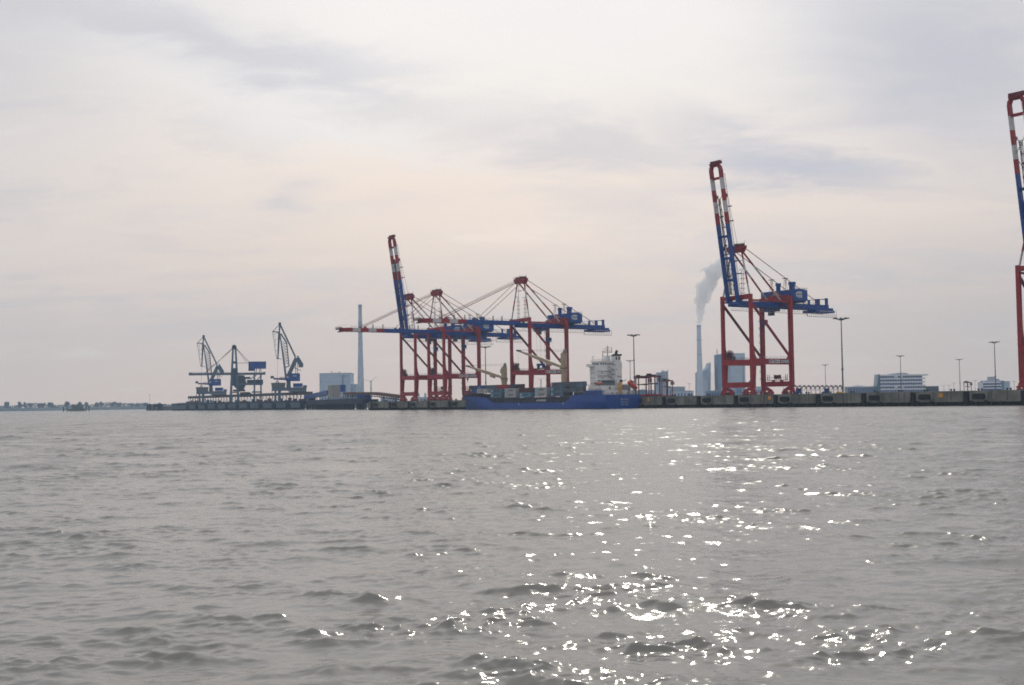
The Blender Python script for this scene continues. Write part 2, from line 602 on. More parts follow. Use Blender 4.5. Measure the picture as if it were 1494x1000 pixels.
# ------------------------------------------------------------------ land
g = MB()
p0 = quay(-188, 0.4, QZ)
p1 = quay(640, 0.4, QZ)
pts = [p0, p1, Vector((2600, 300, QZ)), Vector((4600, 1500, QZ)), Vector((3600, 4600, QZ)), Vector((-700, 4600, QZ)), Vector((-900, 3200, QZ)), Vector((-560, 1990, QZ)), Vector((60, 1960, QZ))]
top = [(p.x, p.y, QZ) for p in pts]
bot = [(p.x, p.y, -2.0) for p in pts]
n = len(pts)
g.add(top + bot, [tuple(range(n))] + [(i, n + i, n + (i + 1) % n, (i + 1) % n) for i in range(n)])
tag(g.build('terminal_ground', GROUND), kind='structure')

# far shore on the left: a low dyke
g = MB()
prof = []
for i in range(61):
    s = i / 60
    X = -2600 + 2400 * s
    Y = 4200 + 250 * sin(s * 3.1) + 40 * sin(s * 23)
    prof.append((X, Y))
rows = []
for X, Y in prof:
    rows.append([(X, Y, -1), (X, Y + 3, 1.0), (X, Y + 60, 10 + 1.2 * sin(X * 0.013)), (X, Y + 110, 10), (X, Y + 700, 9)])
vs = [p for r in rows for p in r]
fs = []
for i in range(60):
    for j in range(4):
        fs.append((i * 5 + j, i * 5 + 5 + j, i * 5 + 6 + j, i * 5 + 1 + j))
g.add(vs, fs)
tag(g.build('far_shore', LAND, smooth=True), kind='structure')


def leaf_cloud(mb, c, rx, rz, n, leaf, rnd):
    """leaf-clump faces spread through a crown"""
    lobes = [(Vector(c) + Vector((rnd.uniform(-.6, .6) * rx, rnd.uniform(-.6, .6) * rx, rnd.uniform(-.45, .5) * rz)), rnd.uniform(.38, .62)) for _ in range(7)]
    for _ in range(n):
        lc, lr = rnd.choice(lobes)
        d = Vector((rnd.gauss(0, 1), rnd.gauss(0, 1), rnd.gauss(0, 1))).normalized() * (rnd.random() ** 0.4)
        q = lc + Vector((d.x * rx * lr, d.y * rx * lr, d.z * rz * lr))
        a = Vector((rnd.gauss(0, 1), rnd.gauss(0, 1), rnd.gauss(0, 1))).normalized() * leaf
        b = a.orthogonal().normalized() * leaf
        mb.add([q - a, q + b, q + a, q - b], [(0, 1, 2, 3)])


rnd = random.Random(5)
tree_px = [(10, 587, 6), (29, 587, 6), (37, 587, 5), (44, 588, 5), (57, 589, 5), (63, 588, 6), (74, 587, 7), (99, 586, 7), (116, 587, 7), (126, 587, 7), (141, 588, 6), (148, 587, 6),
           (166, 587, 7), (173, 586, 7), (193, 589, 5), (199, 589, 5), (212, 588, 6), (232, 588, 6)]
for k, (px, py, wpx) in enumerate(tree_px):
    Y = 4290 + rnd.uniform(-20, 60)
    topz = at(px, py, Y).z
    X = at(px, 595, Y).x
    base = 10.0
    hgt = topz - base
    rt = empty('shore_tree', (X, Y, base))
    tag(rt, 'hazy round crowned tree standing on the low far shore', 'tree', 'trees along the far shore')
    tr = MB().tube((0, 0, -0.5), (0, 0, hgt * .6), 0.7, 0.3, 6)
    for a in range(4):
        tr.tube((0, 0, hgt * .35), (cos(a * 1.6) * wpx * .7, sin(a * 1.6) * wpx * .7, hgt * .65), 0.3, 0.12, 5)
    tr.build('trunk', TIMB, rt)
    cr = MB()
    leaf_cloud(cr, (0, 0, hgt * .52), wpx * 1.35, hgt * .56, 520, 1.7, rnd)
    cr.build('crown', WOOD, rt, recalc=False)
# the continuous scrub and wood between them
w_ = MB()
for i in range(8000):
    s = rnd.random()
    X = -2500 + 2250 * s
    Y = 4200 + 250 * sin((X + 2600) / 2400 * 3.1) + rnd.uniform(95, 190)
    hh = 5.5 + 3.2 * sin(X * 0.021) + 2.5 * sin(X * 0.047 + 1)
    hh = max(5.5, hh * 1.15 + 1.5) + (4 if X < -1350 else 0)
    z = 10 + hh * rnd.random()
    a = Vector((rnd.gauss(0, 1), rnd.gauss(0, 1), rnd.gauss(0, 1))).normalized() * 2.2
    b = a.orthogonal().normalized() * 2.2
    q = Vector((X, Y, z))
    w_.add([q - a, q + b, q + a, q - b], [(0, 1, 2, 3)])
tag(w_.build('far_wood', WOOD, recalc=False), 'low hazy belt of scrub along the far shore', 'wood', kind='stuff')

# ------------------------------------------------------------------ quay wall
T0, T1 = -189.0, 470.0
qw = empty('quay_wall')
place(qw, 0, 0, 0)
tag(qw, 'long grey concrete quay wall with dark fender slots above the water', 'quay wall')
b = MB()
slots = [180.4 + 28.0 * k for k in range(-14, 12)]
slots = [s for s in slots if T0 < s < T1]
edges = [T0] + slots + [T1]
for i in range(len(edges) - 1):
    a0 = edges[i] + (1.6 if i else 0)
    a1 = edges[i + 1] - (1.6 if i < len(edges) - 2 else 0)
    b.span(a0, a1, -4.0, -0.2, 1.75, QZ + 0.05)
    # construction joints and ledges
    k = a0 + 9.3
    while k < a1 - 3:
        b.span(k - .12, k + .12, -4.06, -4.0, 2.0, QZ - .3, 1)
        k += 9.3
    b.span(a0 + .3, a1 - .3, -4.25, -4.0, 1.75, 2.25, 0)
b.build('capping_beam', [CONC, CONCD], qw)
b = MB()
b.span(T0 + .1, T1 - .1, -3.0, -0.5, -2.5, 1.75)
b.span(T0 + .1, T1 - .1, -3.3, -3.0, -2.5, 0.6)
k = T0 + 2
while k < T1 - 1:
    b.tube((k, -3.45, -2.5), (k, -3.45, 1.74), 0.55, n=8)
    k += 4.0
b.build('sheet_piling', CONCD, qw)
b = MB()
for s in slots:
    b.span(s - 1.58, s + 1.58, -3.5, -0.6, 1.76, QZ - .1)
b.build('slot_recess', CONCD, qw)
for s in slots:
    f_ = MB()
    f_.span(s - .9, s + .9, -4.5, -3.52, -1.0, QZ - .5)
    f_.build('fender_timber', RUBBER, qw)
    c_ = MB()
    for (x0, x1, z0, z1) in ((3.4, 9.4, 3.2, 5.0), (4.0, 8.8, 2.9, 5.35)):
        c_.span(s + x0, s + x1, -4.7 - (.05 if x0 > 3.5 else 0), -4.02, z0, z1)
    c_.build('fender_pad', RUBBER, qw)
    c_ = MB().span(s + 2.2, s + 3.2, -5.0, -4.26, .2, 2.3).span(s + 9.6, s + 10.6, -5.0, -4.26, .2, 2.3)
    c_.build('fender_pile', RUBBER, qw)
    l_ = MB()
    for xx in (12.0, 12.5):
        l_.bar((s + xx, -4.12, .5), (s + xx, -4.12, QZ), .07)
    for j in range(14):
        l_.bar((s + 12.0, -4.12, .7 + j * .4), (s + 12.5, -4.12, .7 + j * .4), .05)
    l_.build('ladder', GALV, qw)
# rail and kerb on top
b = MB().span(T0 + .2, T1 - .2, -3.9, -3.45, QZ + .05, QZ + .3).build('kerb', CONC, qw)

# double bollards on the quay edge
bo = empty('double_bollard')
bm_ = MB().span(-1.3, 1.3, -.5, .5, 0, .12)
bm_.build('base_plate', DARK, bo)
for sx in (-.75, .75):
    MB().tube((sx, 0, .12), (sx * 1.1, 0, .8), .3, .36, 10).tube((sx * 1.1, 0, .8), (sx * 1.25, 0, 1.15), .52, .42, 10).build('horn', DARK, bo)
tag(bo, 'squat black double bollard on the concrete quay edge', 'bollard', 'double bollards along the quay edge')
first = True
k = 186.4 - 14 * 26
while k < 380:
    if not (-40 < k < 136):
        o = bo if first else copy_tree(bo)
        first = False
        place(o, k, -2.4, QZ + .05)
    k += 14
# orange lamp boxes on the wall
for i, (t_, lab) in enumerate(((139.5, 'small orange marker board on the quay wall just behind the ship stern'), (232.5, 'orange marker board on the quay wall under the big raised crane'), (335.5, 'orange marker board on the quay wall right of the office building'))):
    o = empty('marker_board')
    place(o, t_, -4.05, 4.2)
    MB().span(-1.1, 1.1, -.18, 0, -.3, 1.5).build('board', ORANGE, o)
    MB().span(-.9, .9, -.24, -.19, .2, 1.0).build('panel', YELLOW, o)
    tag(o, lab, 'marker board', 'orange marker boards on the quay wall')


# ------------------------------------------------------------------ container cranes
W2, GA = 10.35, 30.48
STRIPE = [RED, WHITE]


def stripes(mb, p0, p1, r, cuts, n=8):
    p0, p1 = Vector(p0), Vector(p1)
    c = [0.0] + list(cuts) + [1.0]
    for i in range(len(c) - 1):
        mb.tube(p0.lerp(p1, c[i]), p0.lerp(p1, c[i + 1]), r, r, n, i % 2)


def make_crane():
    rt = empty('container_crane')
    # legs: the waterside ones widen towards the portal beam
    prof = [(-.82, 3.9), (1.7, 3.9), (1.75, 7.0), (2.35, 15.6), (2.6, 16.3), (2.6, 19.5), (1.5, 22.5), (.95, 26.0), (.82, 30), (.82, 53.6), (-.82, 53.6)]
    for s in (-1, 1):
        MB().prism(prof, 0, s * W2 - .85, s * W2 + .85).build('leg', RED, rt)
        MB().span(s * W2 - 1.05, s * W2 + 1.05, GA - 1.0, GA + 1.0, 4.4, 53.6).build('leg', RED, rt)
        m = MB().span(s * W2 - .7, s * W2 + .7, 2.6, GA - 1.0, 16.3, 19.45)
        m.prism([(GA - 1.0, 19.45), (GA - 1.0, 22.4), (GA - 3.6, 19.45)], 0, s * W2 - .6, s * W2 + .6)
        pb = m.build('portal_beam', RED, rt)
        MB().rail((s * (W2 + .6), 3, 19.45), (s * (W2 + .6), GA - 4, 19.45), 1.1, 2.6, .045).build('railing', RAIL, pb)
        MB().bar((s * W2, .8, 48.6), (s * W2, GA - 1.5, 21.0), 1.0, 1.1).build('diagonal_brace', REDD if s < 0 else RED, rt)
        MB().bar((s * W2, .8, 50.4), (s * W2, GA - 1.0, 50.4), .8, .9).build('tie_beam', RED, rt)
        if s > 0:
            sg = MB()
            x = W2 + .73
            sg.span(x - .03, x, 12.2, 16.0, 17.0, 18.9, 0).span(x - .03, x, 16.6, 20.6, 17.0, 18.9, 0).span(x - .03, x, 21.2, 27.6, 17.0, 18.9, 2)
            x2 = x + .03
            for y0, y1, z0, z1 in ((12.6, 15.6, 18.2, 18.55), (12.6, 14.9, 17.4, 17.75), (17.0, 17.5, 17.4, 18.5), (17.6, 18.4, 18.2, 18.5), (18.0, 20.2, 17.75, 18.1), (17.6, 18.4, 17.3, 17.6), (12.6, 13.1, 17.75, 18.2)):
                sg.span(x, x2, y0, y1, z0, z1, 1)
            for j in range(12):
                sg.span(x, x2, 21.5 + j * .5, 21.85 + j * .5, 18.05, 18.55, 0)
                sg.span(x, x2, 21.5 + j * .5, 21.8 + j * .5, 17.35, 17.8, 0)
            sg.build('sign_board', [SIGN, INK, GREYS], pb)
    MB().span(-W2 + .85, W2 - .85, -.7, .75, 16.2, 18.9).build('portal_beam', RED, rt)
    MB().span(-W2 + .85, W2 - .85, -.75, 1.4, 4.1, 6.95).prism([(-W2 + .85, 6.95), (-W2 + .85, 8.2), (-W2 + 2.1, 6.95)], 1, -.6, 1.3).prism([(W2 - .85, 6.95), (W2 - .85, 8.2), (W2 - 2.1, 6.95)], 1, -.6, 1.3).build('sill_beam', RED, rt)
    MB().span(-W2 + 1.05, W2 - 1.05, GA - .9, GA + .9, 4.6, 7.35).build('sill_beam', RED, rt)
    MB().prism([(-W2 + .85, 51.0), (W2 - .85, 51.0), (W2 - .85, 53.7), (-W2 + .85, 53.1)], 1, -.75, .75).build('top_beam', RED, rt)
    tb = MB().span(-W2 + 1.05, W2 - 1.05, GA - .8, GA + .6, 51.4, 54.2)
    for s in (-1, 1):
        tb.bar((s * 9.2, GA, 51.4), (s * 4.2, GA, 48.6), .7)
        tb.bar((s * 4.2, GA - .1, 54.2), (s * 1.0, GA - .1, 56.4), .6)
        tb.span(s * 3.5 - .5, s * 3.5 + .5, GA - .7, GA + .5, 50.45, 51.4)
    tb.build('top_beam', RED, rt)
    # bogies
    for y, z in ((.2, 4.05), (GA, 4.5)):
        for s in (-1, 1):
            cx = s * 8.0
            m = MB()
            m.prism([(cx - 1.7 + s * 1.4, z), (cx + 1.7 + s * 1.4, z), (cx + 4.0, 2.7), (cx + 4.0, 2.3), (cx + .8, 2.3), (cx, 2.9), (cx - .8, 2.3), (cx - 4.0, 2.3), (cx - 4.0, 2.7)], 1, y - .55, y + .55)
            for q in (-2.6, 2.6):
                m.prism([(cx + q - 1.0, 2.28), (cx + q + 1.0, 2.28), (cx + q + 2.3, 1.6), (cx + q + 2.3, 1.1), (cx + q - 2.3, 1.1), (cx + q - 2.3, 1.6)], 1, y - .62, y + .62)
                for e in (-1.25, 1.25):
                    m.prism([(cx + q + e - .35, 1.08), (cx + q + e + .35, 1.08), (cx + q + e + .95, .55), (cx + q + e + .95, .3), (cx + q + e - .95, .3), (cx + q + e - .95, .55)], 1, y - .66, y + .66)
            bg_ = m.build('bogie', RED, rt)
            wh = MB()
            for q in (-2.6, 2.6):
                for e in (-1.9, -.6, .6, 1.9):
                    wh.tube((cx + q + e, y - .3, .36), (cx + q + e, y + .3, .36), .36, n=10)
            wh.build('wheels', DARK, bg_)
    # trolley girders hung between the frames, running out landward
    for s in (-1, 1):
        m = MB().span(s * 3.5 - .5, s * 3.5 + .5, -2.3, 69.5, 47.6, 50.35)
        m.span(s * 3.5 - .4, s * 3.5 + .4, -.6, .6, 50.35, 51.0)
        for k in range(18):
            m.span(s * 4.0, s * 4.0 + s * .12, 2 + k * 3.8, 2.25 + k * 3.8, 47.8, 50.2)
        gd = m.build('trolley_girder', BLUE, rt)
        MB().rail((s * 4.1, 1, 50.35), (s * 4.1, 30, 50.35), 1.1, 2.6, .05).rail((s * 4.1, 43, 50.35), (s * 4.1, 62, 50.35), 1.1, 2.6, .05).build('railing', RAIL, gd)
    m = MB()
    for y in (-1.9, 12, 26, 45, 58, 69):
        m.span(-3.0, 3.0, y - .4, y + .4, 48.6, 50.1)
    m.build('girder_tie', BLUE, rt)
    # festoon catwalk below the girders
    m = MB()
    x = 5.0
    m.bar((x, -9, 44.9), (x, 50, 44.6), .22, .22).bar((x, -2, 46.0), (x, 50, 45.7), .1, .1)
    for k in range(26):
        y = -1.5 + k * 2.0
        m.bar((x, y, 44.8), (4.1 if k % 2 else x, y, 47.6), .1, .1)
    for k in range(7):
        m.bar((x, -9 + k, 44.9), (x, -9 + k, 46.1), .1, .1)
    m.bar((x, 50, 43.4), (x, 74.5, 43.4), .25, .25).bar((x, 57, 44.6), (x, 74.5, 44.6), .12, .12).bar((x, 50, 43.4), (x, 50, 47.6), .25, .25)
    m.bar((x, 54, 44.6), (x, 58, 46.4), .12, .12)
    for k in range(16):
        y = 50.5 + k * 1.6
        m.bar((x, y, 43.4), (x, y, 44.7 if k < 4 else 45.9), .12, .12)
    m.bar((x, 74.5, 43.4), (x, 74.5, 47.4), .14, .14)
    m.build('festoon_catwalk', RAIL, rt)
    rp = MB().span(-4.6, 5.0, 57.5, 73.2, 45.9, 47.3)
    rp.span(-4.2, 4.2, 69.6, 73.0, 47.3, 48.6)
    rp = rp.build('rear_platform', BLUE, rt)
    m = MB()
    for k in range(7):
        m.span(5.0, 5.12, 60.5 + k * 1.7, 61.2 + k * 1.7, 46.4, 47.0)
    m.build('marker_lights', SIGN, rp)
    m = MB()
    for s in (-1, 1):
        m.span(s * 3.6 - .4, s * 3.6 + .4, 61, 62.3, 50.35, 53.6).span(s * 3.6 - .5, s * 3.6 + .5, 67.3, 68.9, 50.35, 54.2)
        m.bar((s * 3.6, 55, 53.3), (s * 3.6, 67.3, 53.4), .2, .2)
    m.bar((-3.6, 68, 53.8), (3.6, 68, 53.8), .4, .4)
    m.build('rope_sheave_frame', BLUE, rt)
    # tower above the waterside frame
    m = MB()
    for s in (-1, 1):
        stripes(m, (s * 3.8, .9, 77.4), (s * 9.7, 0.1, 53.3), .46, (.2, .48, .75))
    m.bar((-5.0, 1, 72), (5.0, 1, 72), .25, .25, 0)
    tw = m.build('apex_frame', STRIPE, rt)
    m = MB().prism([(-6.3, 79.9), (6.3, 79.9), (6.3, 79.0), (4.8, 76.6), (-4.8, 76.6), (-6.3, 79.0)], 1, -.5, 2.4)
    for s in (-1, 1):
        for q in (3.2, 5.0):
            m.tube((s * q - .3, 1, 80.2), (s * q + .3, 1, 80.2), 1.0, n=12, m=1)
    m.rail((-6.2, -.4, 79.9), (6.2, -.4, 79.9), 1.3, 2.0, .06, 0)
    m.span(-1.0, 1.6, .4, 1.8, 79.9, 81.2, 1)
    for xx in (-1.5, .5, 6.0):
        m.bar((xx, 1, 79.9), (xx, 1, 82.6), .12, .12, 1)
    m.build('apex_head', [RED, DARK], tw)
    for s in (-1, 1):
        m = MB()
        stripes(m, (s * 3.4, 1.8, 77.2), (s * 4.6, 29.2, 51.8), .5, (.28, .52, .8))
        m.build('backstay', STRIPE, rt)
        MB().tube((s * 4.5, 1.9, 79.2), (s * 5.0, 60.6, 50.8), .19, n=6).build('tie_rod', REDD, rt)
        m = MB()
        for a, bb in (((-.5, -.5), (-.3, -.3)), ((.5, -.5), (.3, -.3)), ((.5, .5), (.3, .3)), ((-.5, .5), (.3, .3))):
            m.bar((s * 5 + a[0] * 1.6, 33 + a[1] * 1.6, 57.3), (s * 5 + bb[0], 33 + bb[1], 63.6), .12, .12)
        for k in range(4):
            m.bar((s * 5 - .7, 32.4, 58 + k * 1.4), (s * 5 + .7, 33.6, 58.9 + k * 1.4), .09, .09)
        m.span(s * 5 - 1.3, s * 5 + 1.3, 32, 34, 63.6, 63.9)
        m.build('rod_support_mast', REDD, rt)
    # stair tower and lamp posts beside the apex frame
    m = MB()
    for xx, zt in ((-4.6, 67.5), (3.0, 66.5)):
        for dx_ in (-.8, .8):
            m.bar((xx + dx_, 2.0, 51.8), (xx + dx_, 2.0, zt), .14, .14)
        for k in range(5):
            m.span(xx - 1.5, xx + 1.5, 1.2, 2.8, 54.5 + k * 2.6, 54.65 + k * 2.6)
            m.bar((xx - .8, 2, 54.6 + k * 2.6), (xx + .8, 2, 57.2 + k * 2.6), .12, .12)
        m.rail((xx - 1.5, 1.2, zt), (xx + 1.5, 1.2, zt), 1.0, 1.5, .06)
    m.bar((-4.6, 2.0, 67.5), (-2.9, 1.6, 77.0), .2, .2)
    m.bar((-3.8, 2, 72), (-3.0, 3.0, 72), 1.6, .12)
    m.build('stair_tower', RAIL, rt)
    # machinery house
    hs = MB().prism([(31.9, 51.2), (43.4, 51.2), (43.4, 57.0), (37.6, 57.9), (31.9, 57.2)], 0, -12.0, 11.5)
    for k in range(9):
        hs.span(-12.0 + k * 2.6, -11.9 + k * 2.6, 31.85, 31.9, 51.4, 57.0)
    hs = hs.build('machinery_house', BLUE, rt)
    m = MB()
    for xx, yy, r in ((-1.5, 34.5, 1.6), (7.6, 35.5, 2.1)):
        m.tube((xx, yy, 57.0), (xx, yy, 60.2), r * .8, n=12).tube((xx, yy, 60.2), (xx, yy, 61.6), r, n=12)
    m.build('roof_ventilator', BLUE, hs)
    m = MB()
    for fac in (0, 1):
        def put(y0, y1, z0, z1, mm, pr):
            if fac == 0:
                m.span(11.5, 11.5 + pr, 31.9 + y0, 31.9 + y1, z0, z1, mm)
            else:
                m.span(-7.4 + y0 * 1.25, -7.4 + y1 * 1.25, 31.9 - pr - .06, 31.84, z0, z1, mm)
        put(2.3, 3.0, 53.6, 55.6, 0, .06)
        put(3.0, 3.9, 55.2, 55.9, 0, .06)
        put(3.0, 3.9, 53.2, 53.9, 0, .06)
        put(3.9, 7.0, 54.7, 56.2, 0, .06)
        put(3.9, 7.0, 52.9, 54.3, 0, .06)
        put(4.1, 6.8, 55.1, 55.5, 1, .1)
        put(4.1, 6.5, 53.4, 53.8, 1, .1)
    m.build('sign_board', [SIGN, GREYS], hs)
    MB().rail((11.4, 32, 57.3), (11.4, 43.3, 57.1), 1.1, 2, .05).rail((-12, 43.3, 57.1), (11.4, 43.3, 57.1), 1.1, 2.5, .05).build('railing', RAIL, hs)
    MB().span(-11, 10.5, 32.5, 43, 50.5, 51.2).build('house_floor', BLUED, hs)
    # cable reel on the waterside portal beam
    m = MB()
    c = Vector((-6.0, .3, 21.6))
    for k in range(20):
        a0, a1 = 2 * pi * k / 20, 2 * pi * (k + 1) / 20
        for yy in (-.5, .5):
            m.bar(c + Vector((2.6 * cos(a0), yy, 2.6 * sin(a0))), c + Vector((2.6 * cos(a1), yy, 2.6 * sin(a1))), .22)
        if k % 2 == 0:
            for yy in (-.5, .5):
                m.bar(c + Vector((0, yy, 0)), c + Vector((2.6 * cos(a0), yy, 2.6 * sin(a0))), .12)
    m.tube(c - Vector((0, .35, 0)), c + Vector((0, .35, 0)), 1.9, n=16, m=1)
    m.span(-7.0, -5.0, -.5, .7, 18.9, 20.2, 0).span(-3.2, -2.2, -.5, .7, 18.9, 20.8, 1)
    m.build('cable_reel', [REDD, DARK], rt)
    MB().rail((-2, -.6, 18.9), (9.3, -.6, 18.9), 1.1, 2.4, .045).build('railing', RAIL, rt)
    # ladders and landings up the far landside leg, inspection cab
    m = MB()
    x, y = -W2 - .2, GA - 1.25
    for k in range(11):
        z = 8.5 + k * 4.0
        m.span(x - .9, x + .9, y - .35, y + .22, z, z + .12)
        m.rail((x - .9, y - .3, z + .1), (x + .9, y - .3, z + .1), 1.1, .9, .05)
    for dx_ in (-.3, .3):
        m.bar((x + dx_, y - .1, 5), (x + dx_, y - .1, 49), .08)
    m.build('ladder', REDD, rt)
    cb = MB().span(-W2 + 1.3, -W2 + 4.0, GA - 2.2, GA + .3, 39.2, 41.6, 0).span(-W2 + 1.06, -W2 + 4.6, GA - 2.5, GA + .6, 38.6, 38.85, 0)
    cb.span(-W2 + 1.9, -W2 + 3.4, GA - 2.26, GA - 2.2, 39.9, 41.1, 1)
    cb.build('checker_cab', [BLUE, GLASS], rt)
    # lashing platform standing on the landside sill
    m = MB()
    for q in (-6.5, -1.8, 1.8, 6.5):
        m.span(q - .12, q + .12, GA - .8, GA - .55, 8.2, 11.2).span(q - .12, q + .12, GA + .55, GA + .8, 8.2, 11.2)
    m.span(-7, 7, GA - .8, GA + .8, 7.9, 8.2).span(-3.8, -2.2, GA - .5, GA + .5, 7.35, 7.9).span(2.2, 3.8, GA - .5, GA + .5, 7.35, 7.9)
    for k in range(9):
        m.bar((-7 + k * 1.75, GA - .7, 8.2), (-7 + k * 1.75, GA - .7, 9.6), .12, .12)
    m.bar((-7, GA - .7, 9.6), (7, GA - .7, 9.6), .14, .14)
    m.span(-1.9, 1.9, GA - .5, GA + .5, 8.8, 10.9, 1)
    m.build('lashing_platform', [RED, DARK], rt)
    return rt


def crane_trolley(rt, y, spreader_z=None):
    m = MB().span(-3.9, 3.9, y - 2.6, y + 2.6, 45.6, 47.5, 0)
    m.span(1.4, 3.9, y - 4.3, y - 1.8, 43.4, 45.6, 0).span(1.2, 4.1, y - 4.5, y - 1.6, 43.2, 43.4, 2)
    m.span(3.9, 3.96, y - 4.1, y - 2.0, 44.1, 45.3, 1).span(1.6, 3.7, y - 4.36, y - 4.3, 44.1, 45.3, 1)
    for q in (-2, 2):
        m.span(-3.4, 3.4, y + q - .3, y + q + .3, 47.5, 47.58, 2)
    m.build('trolley', [BLUED, GLASS, DARK], rt)
    if spreader_z:
        z = spreader_z
        m = MB()
        for sx in (-2.4, 2.4):
            for sy in (-1, 1):
                m.bar((sx, y + sy, z + 1.2), (sx, y + sy * 1.6, 45.6), .07, .07)
        m.build('hoist_rope', CABLE, rt)
        m = MB().span(-3.4, 3.4, y - 1.1, y + 1.1, z - .2, z + 1.2, 0).span(-3.2, -2.2, y - .8, y + .8, z - 1.8, z - .2, 0).span(2.2, 3.2, y - .8, y + .8, z - 1.8, z - .2, 0)
        m.span(-6.1, 6.1, y - .5, y + .5, z - 2.5, z - 1.8, 1).span(-6.1, -5.8, y - 1.2, y + 1.2, z - 2.8, z - 1.9, 1).span(5.8, 6.1, y - 1.2, y + 1.2, z - 2.8, z - 1.9, 1)
        m.build('spreader', [BLUE, DARK], rt)


CUT = [0, 35.2 + 7.6, 35.2 + 7.6 + 6.4, 35.2 + 7.6 + 12.6, 35.2 + 7.6 + 19.0, 35.2 + 7.6 + 25.2, 72.6]


def make_boom(rt, raised):
    """boom hinged at the waterside frame; own local frame: -y runs out along the boom"""
    mats = [BLUE, RED, WHITE, DARK]
    m = MB()
    idx = [0, 1, 2, 1, 2, 1]
    for s in (-1, 1):
        for i in range(6):
            m.span(s * 3.5 - .5, s * 3.5 + .5, -CUT[i + 1], -CUT[i], -1.05, 1.45, idx[i])
        for k in range(12):
            m.span(s * 4.0, s * 4.1, -4 - k * 3.2, -3.8 - k * 3.2, -.9, 1.3, 0)
        # curved end of the boom frame
        m.prism([(s * 3.0, -72.6), (s * 4.0, -72.6), (s * 3.7, -74.2), (s * 2.4, -75.4), (s * 2.0, -74.6)], 2, -.9, 1.3, 1)
    m.span(-2.4, 2.4, -75.3, -74.3, -.9, 1.3, 1)
    for L, mm in ((12, 0), (24, 0), (36, 0), (68.0, 1)):
        m.span(-3.0, 3.0, -L - .7, -L + .7, .0, 1.2, mm)
    m.span(-3.0, 3.0, -26.5, -25.9, -.2, .9, 0)
    bo_ = m.build('boom', mats, rt)
    bo_.location = (0, -2.6, 49.95)
    m = MB().span(-3.6, 3.6, -77.6, -75.4, .2, .9, 0).span(-3.9, 3.9, -77.0, -75.7, 1.3, 1.6, 0).span(-2.6, 2.6, -76.4, -75.0, -1.6, -.9, 0)
    m.rail((-3.8, -77.4, .9), (3.8, -77.4, .9), 1.2, 1.5, .07, 1)
    m.bar((0, -75.5, 1.4), (0, -75.5, 3.6), .1, .1, 1).bar((0, -75.5, 3.4), (0, -70, 3.4), .08, .08, 1)
    m.build('tip_platform', [REDD, DARK], bo_)
    # walkway railing along the top, lamp posts, stay brackets
    m = MB().rail((4.1, -2, 1.45), (4.1, -70, 1.45), 1.0, 3.4, .05)
    for L in (15, 22, 44, 52):
        m.span(3.7, 4.3, -L - .3, -L + .3, 1.45, 4.3)
    m.build('walkway_railing', RAIL if not raised else BLUED, bo_)
    m = MB()
    for s in (-1, 1):
        for L, mm in ((29.5, 0), (58.0, 1)):
            m.prism([(-L - 1.6, 1.45), (-L + 1.6, 1.45), (-L + .4, 2.7), (-L - .4, 2.7)], 0, s * 3.5 - .25, s * 3.5 + .25, mm)
    m.build('stay_bracket', [BLUE, RED], bo_)
    if raised:
        # folded stay links and the ladder between the two box beams
        m = MB()
        for xx in (-1.1, -.5, .2):
            m.bar((xx - .5, -4, .4), (xx, -57, .4), .26, .26)
        for k in range(26):
            L = 5 + k * 2
            m.bar((-1.6 + (k % 2) * 1.5, -L, .4), (-.1 - (k % 2) * 1.5, -L - 2, .6), .12, .12)
        for L in (14, 20, 31, 41, 47):
            m.span(-1.2, .4, -L - .35, -L + .35, .1, .9)
        m.bar((-2.9, -27, .4), (2.9, -38, .4), .2, .2).bar((2.9, -38, .4), (-2.9, -49, .4), .2, .2).bar((-2.9, -52, .4), (2.9, -60, .4), .2, .2)
        m.build('folded_stay', DARK, bo_)
        th_ = radians(-81.3)
        bo_.rotation_euler = (th_, 0, 0)
        bo_.scale = (1, .975, 1)

        def bp(x, L, z):
            return Vector((x, -2.6 - L * cos(th_) - z * sin(th_), 49.95 - L * sin(th_) + z * cos(th_)))
        m = MB()
        for s in (-1, 1):
            m.tube((s * 2.2, -.4, 80.2), bp(s * 3.4, 57.5, 3.0), .09, n=5)
        m.build('hoist_rope', CABLE, rt)
    else:
        for s in (-1, 1):
            m = MB()
            m.tube((s * 3.0, -.4, 78.6), (s * 3.5, -2.6 - 58, 52.5), .17, n=6)
            m.tube((s * 4.4, -.4, 79.4), (s * 3.7, -2.6 - 59, 52.5), .08, n=6)
            m.build('forestay', REDD, rt)
            MB().tube((s * 4.0, -.4, 77.8), (s * 3.5, -2.6 - 29.5, 52.6), .16, n=6).build('forestay', REDD, rt)
    return bo_


base = make_crane()
cr = []
for i in range(5):
    cr.append(base if i == 0 else copy_tree(base))
make_boom(cr[0], True)
make_boom(cr[1], False)
for i in (0, 1):
    for src in [c for c in kids(cr[i]) if c.name.split('.')[0] in ('boom', 'forestay', 'hoist_rope')]:
        for j in ((3, 4) if i == 0 else (2,)):
            copy_tree(src, cr[j])
crane_trolley(cr[0], 20)
crane_trolley(cr[1], 18)
crane_trolley(cr[2], 16.5, 22.5)
crane_trolley(cr[3], 27)
crane_trolley(cr[4], 27)
for o, t_, lab in zip(cr, (-134.19, -94.72, 9.69, 206.5, 383.4), (
        'red quay crane with blue boom raised, at the far left end of the quay',
        'red quay crane with its striped boom lowered, just left of the ship bow',
        'red quay crane with lowered boom and hanging blue spreader over the blue ship',
        'tallest whole red quay crane with raised striped boom, right of the ship',
        'red crane leg and raised striped boom cut off by the right edge')):
    place(o, t_, 0, QZ + .06)
    tag(o, lab, 'container crane', 'ship to shore container cranes on the quay')
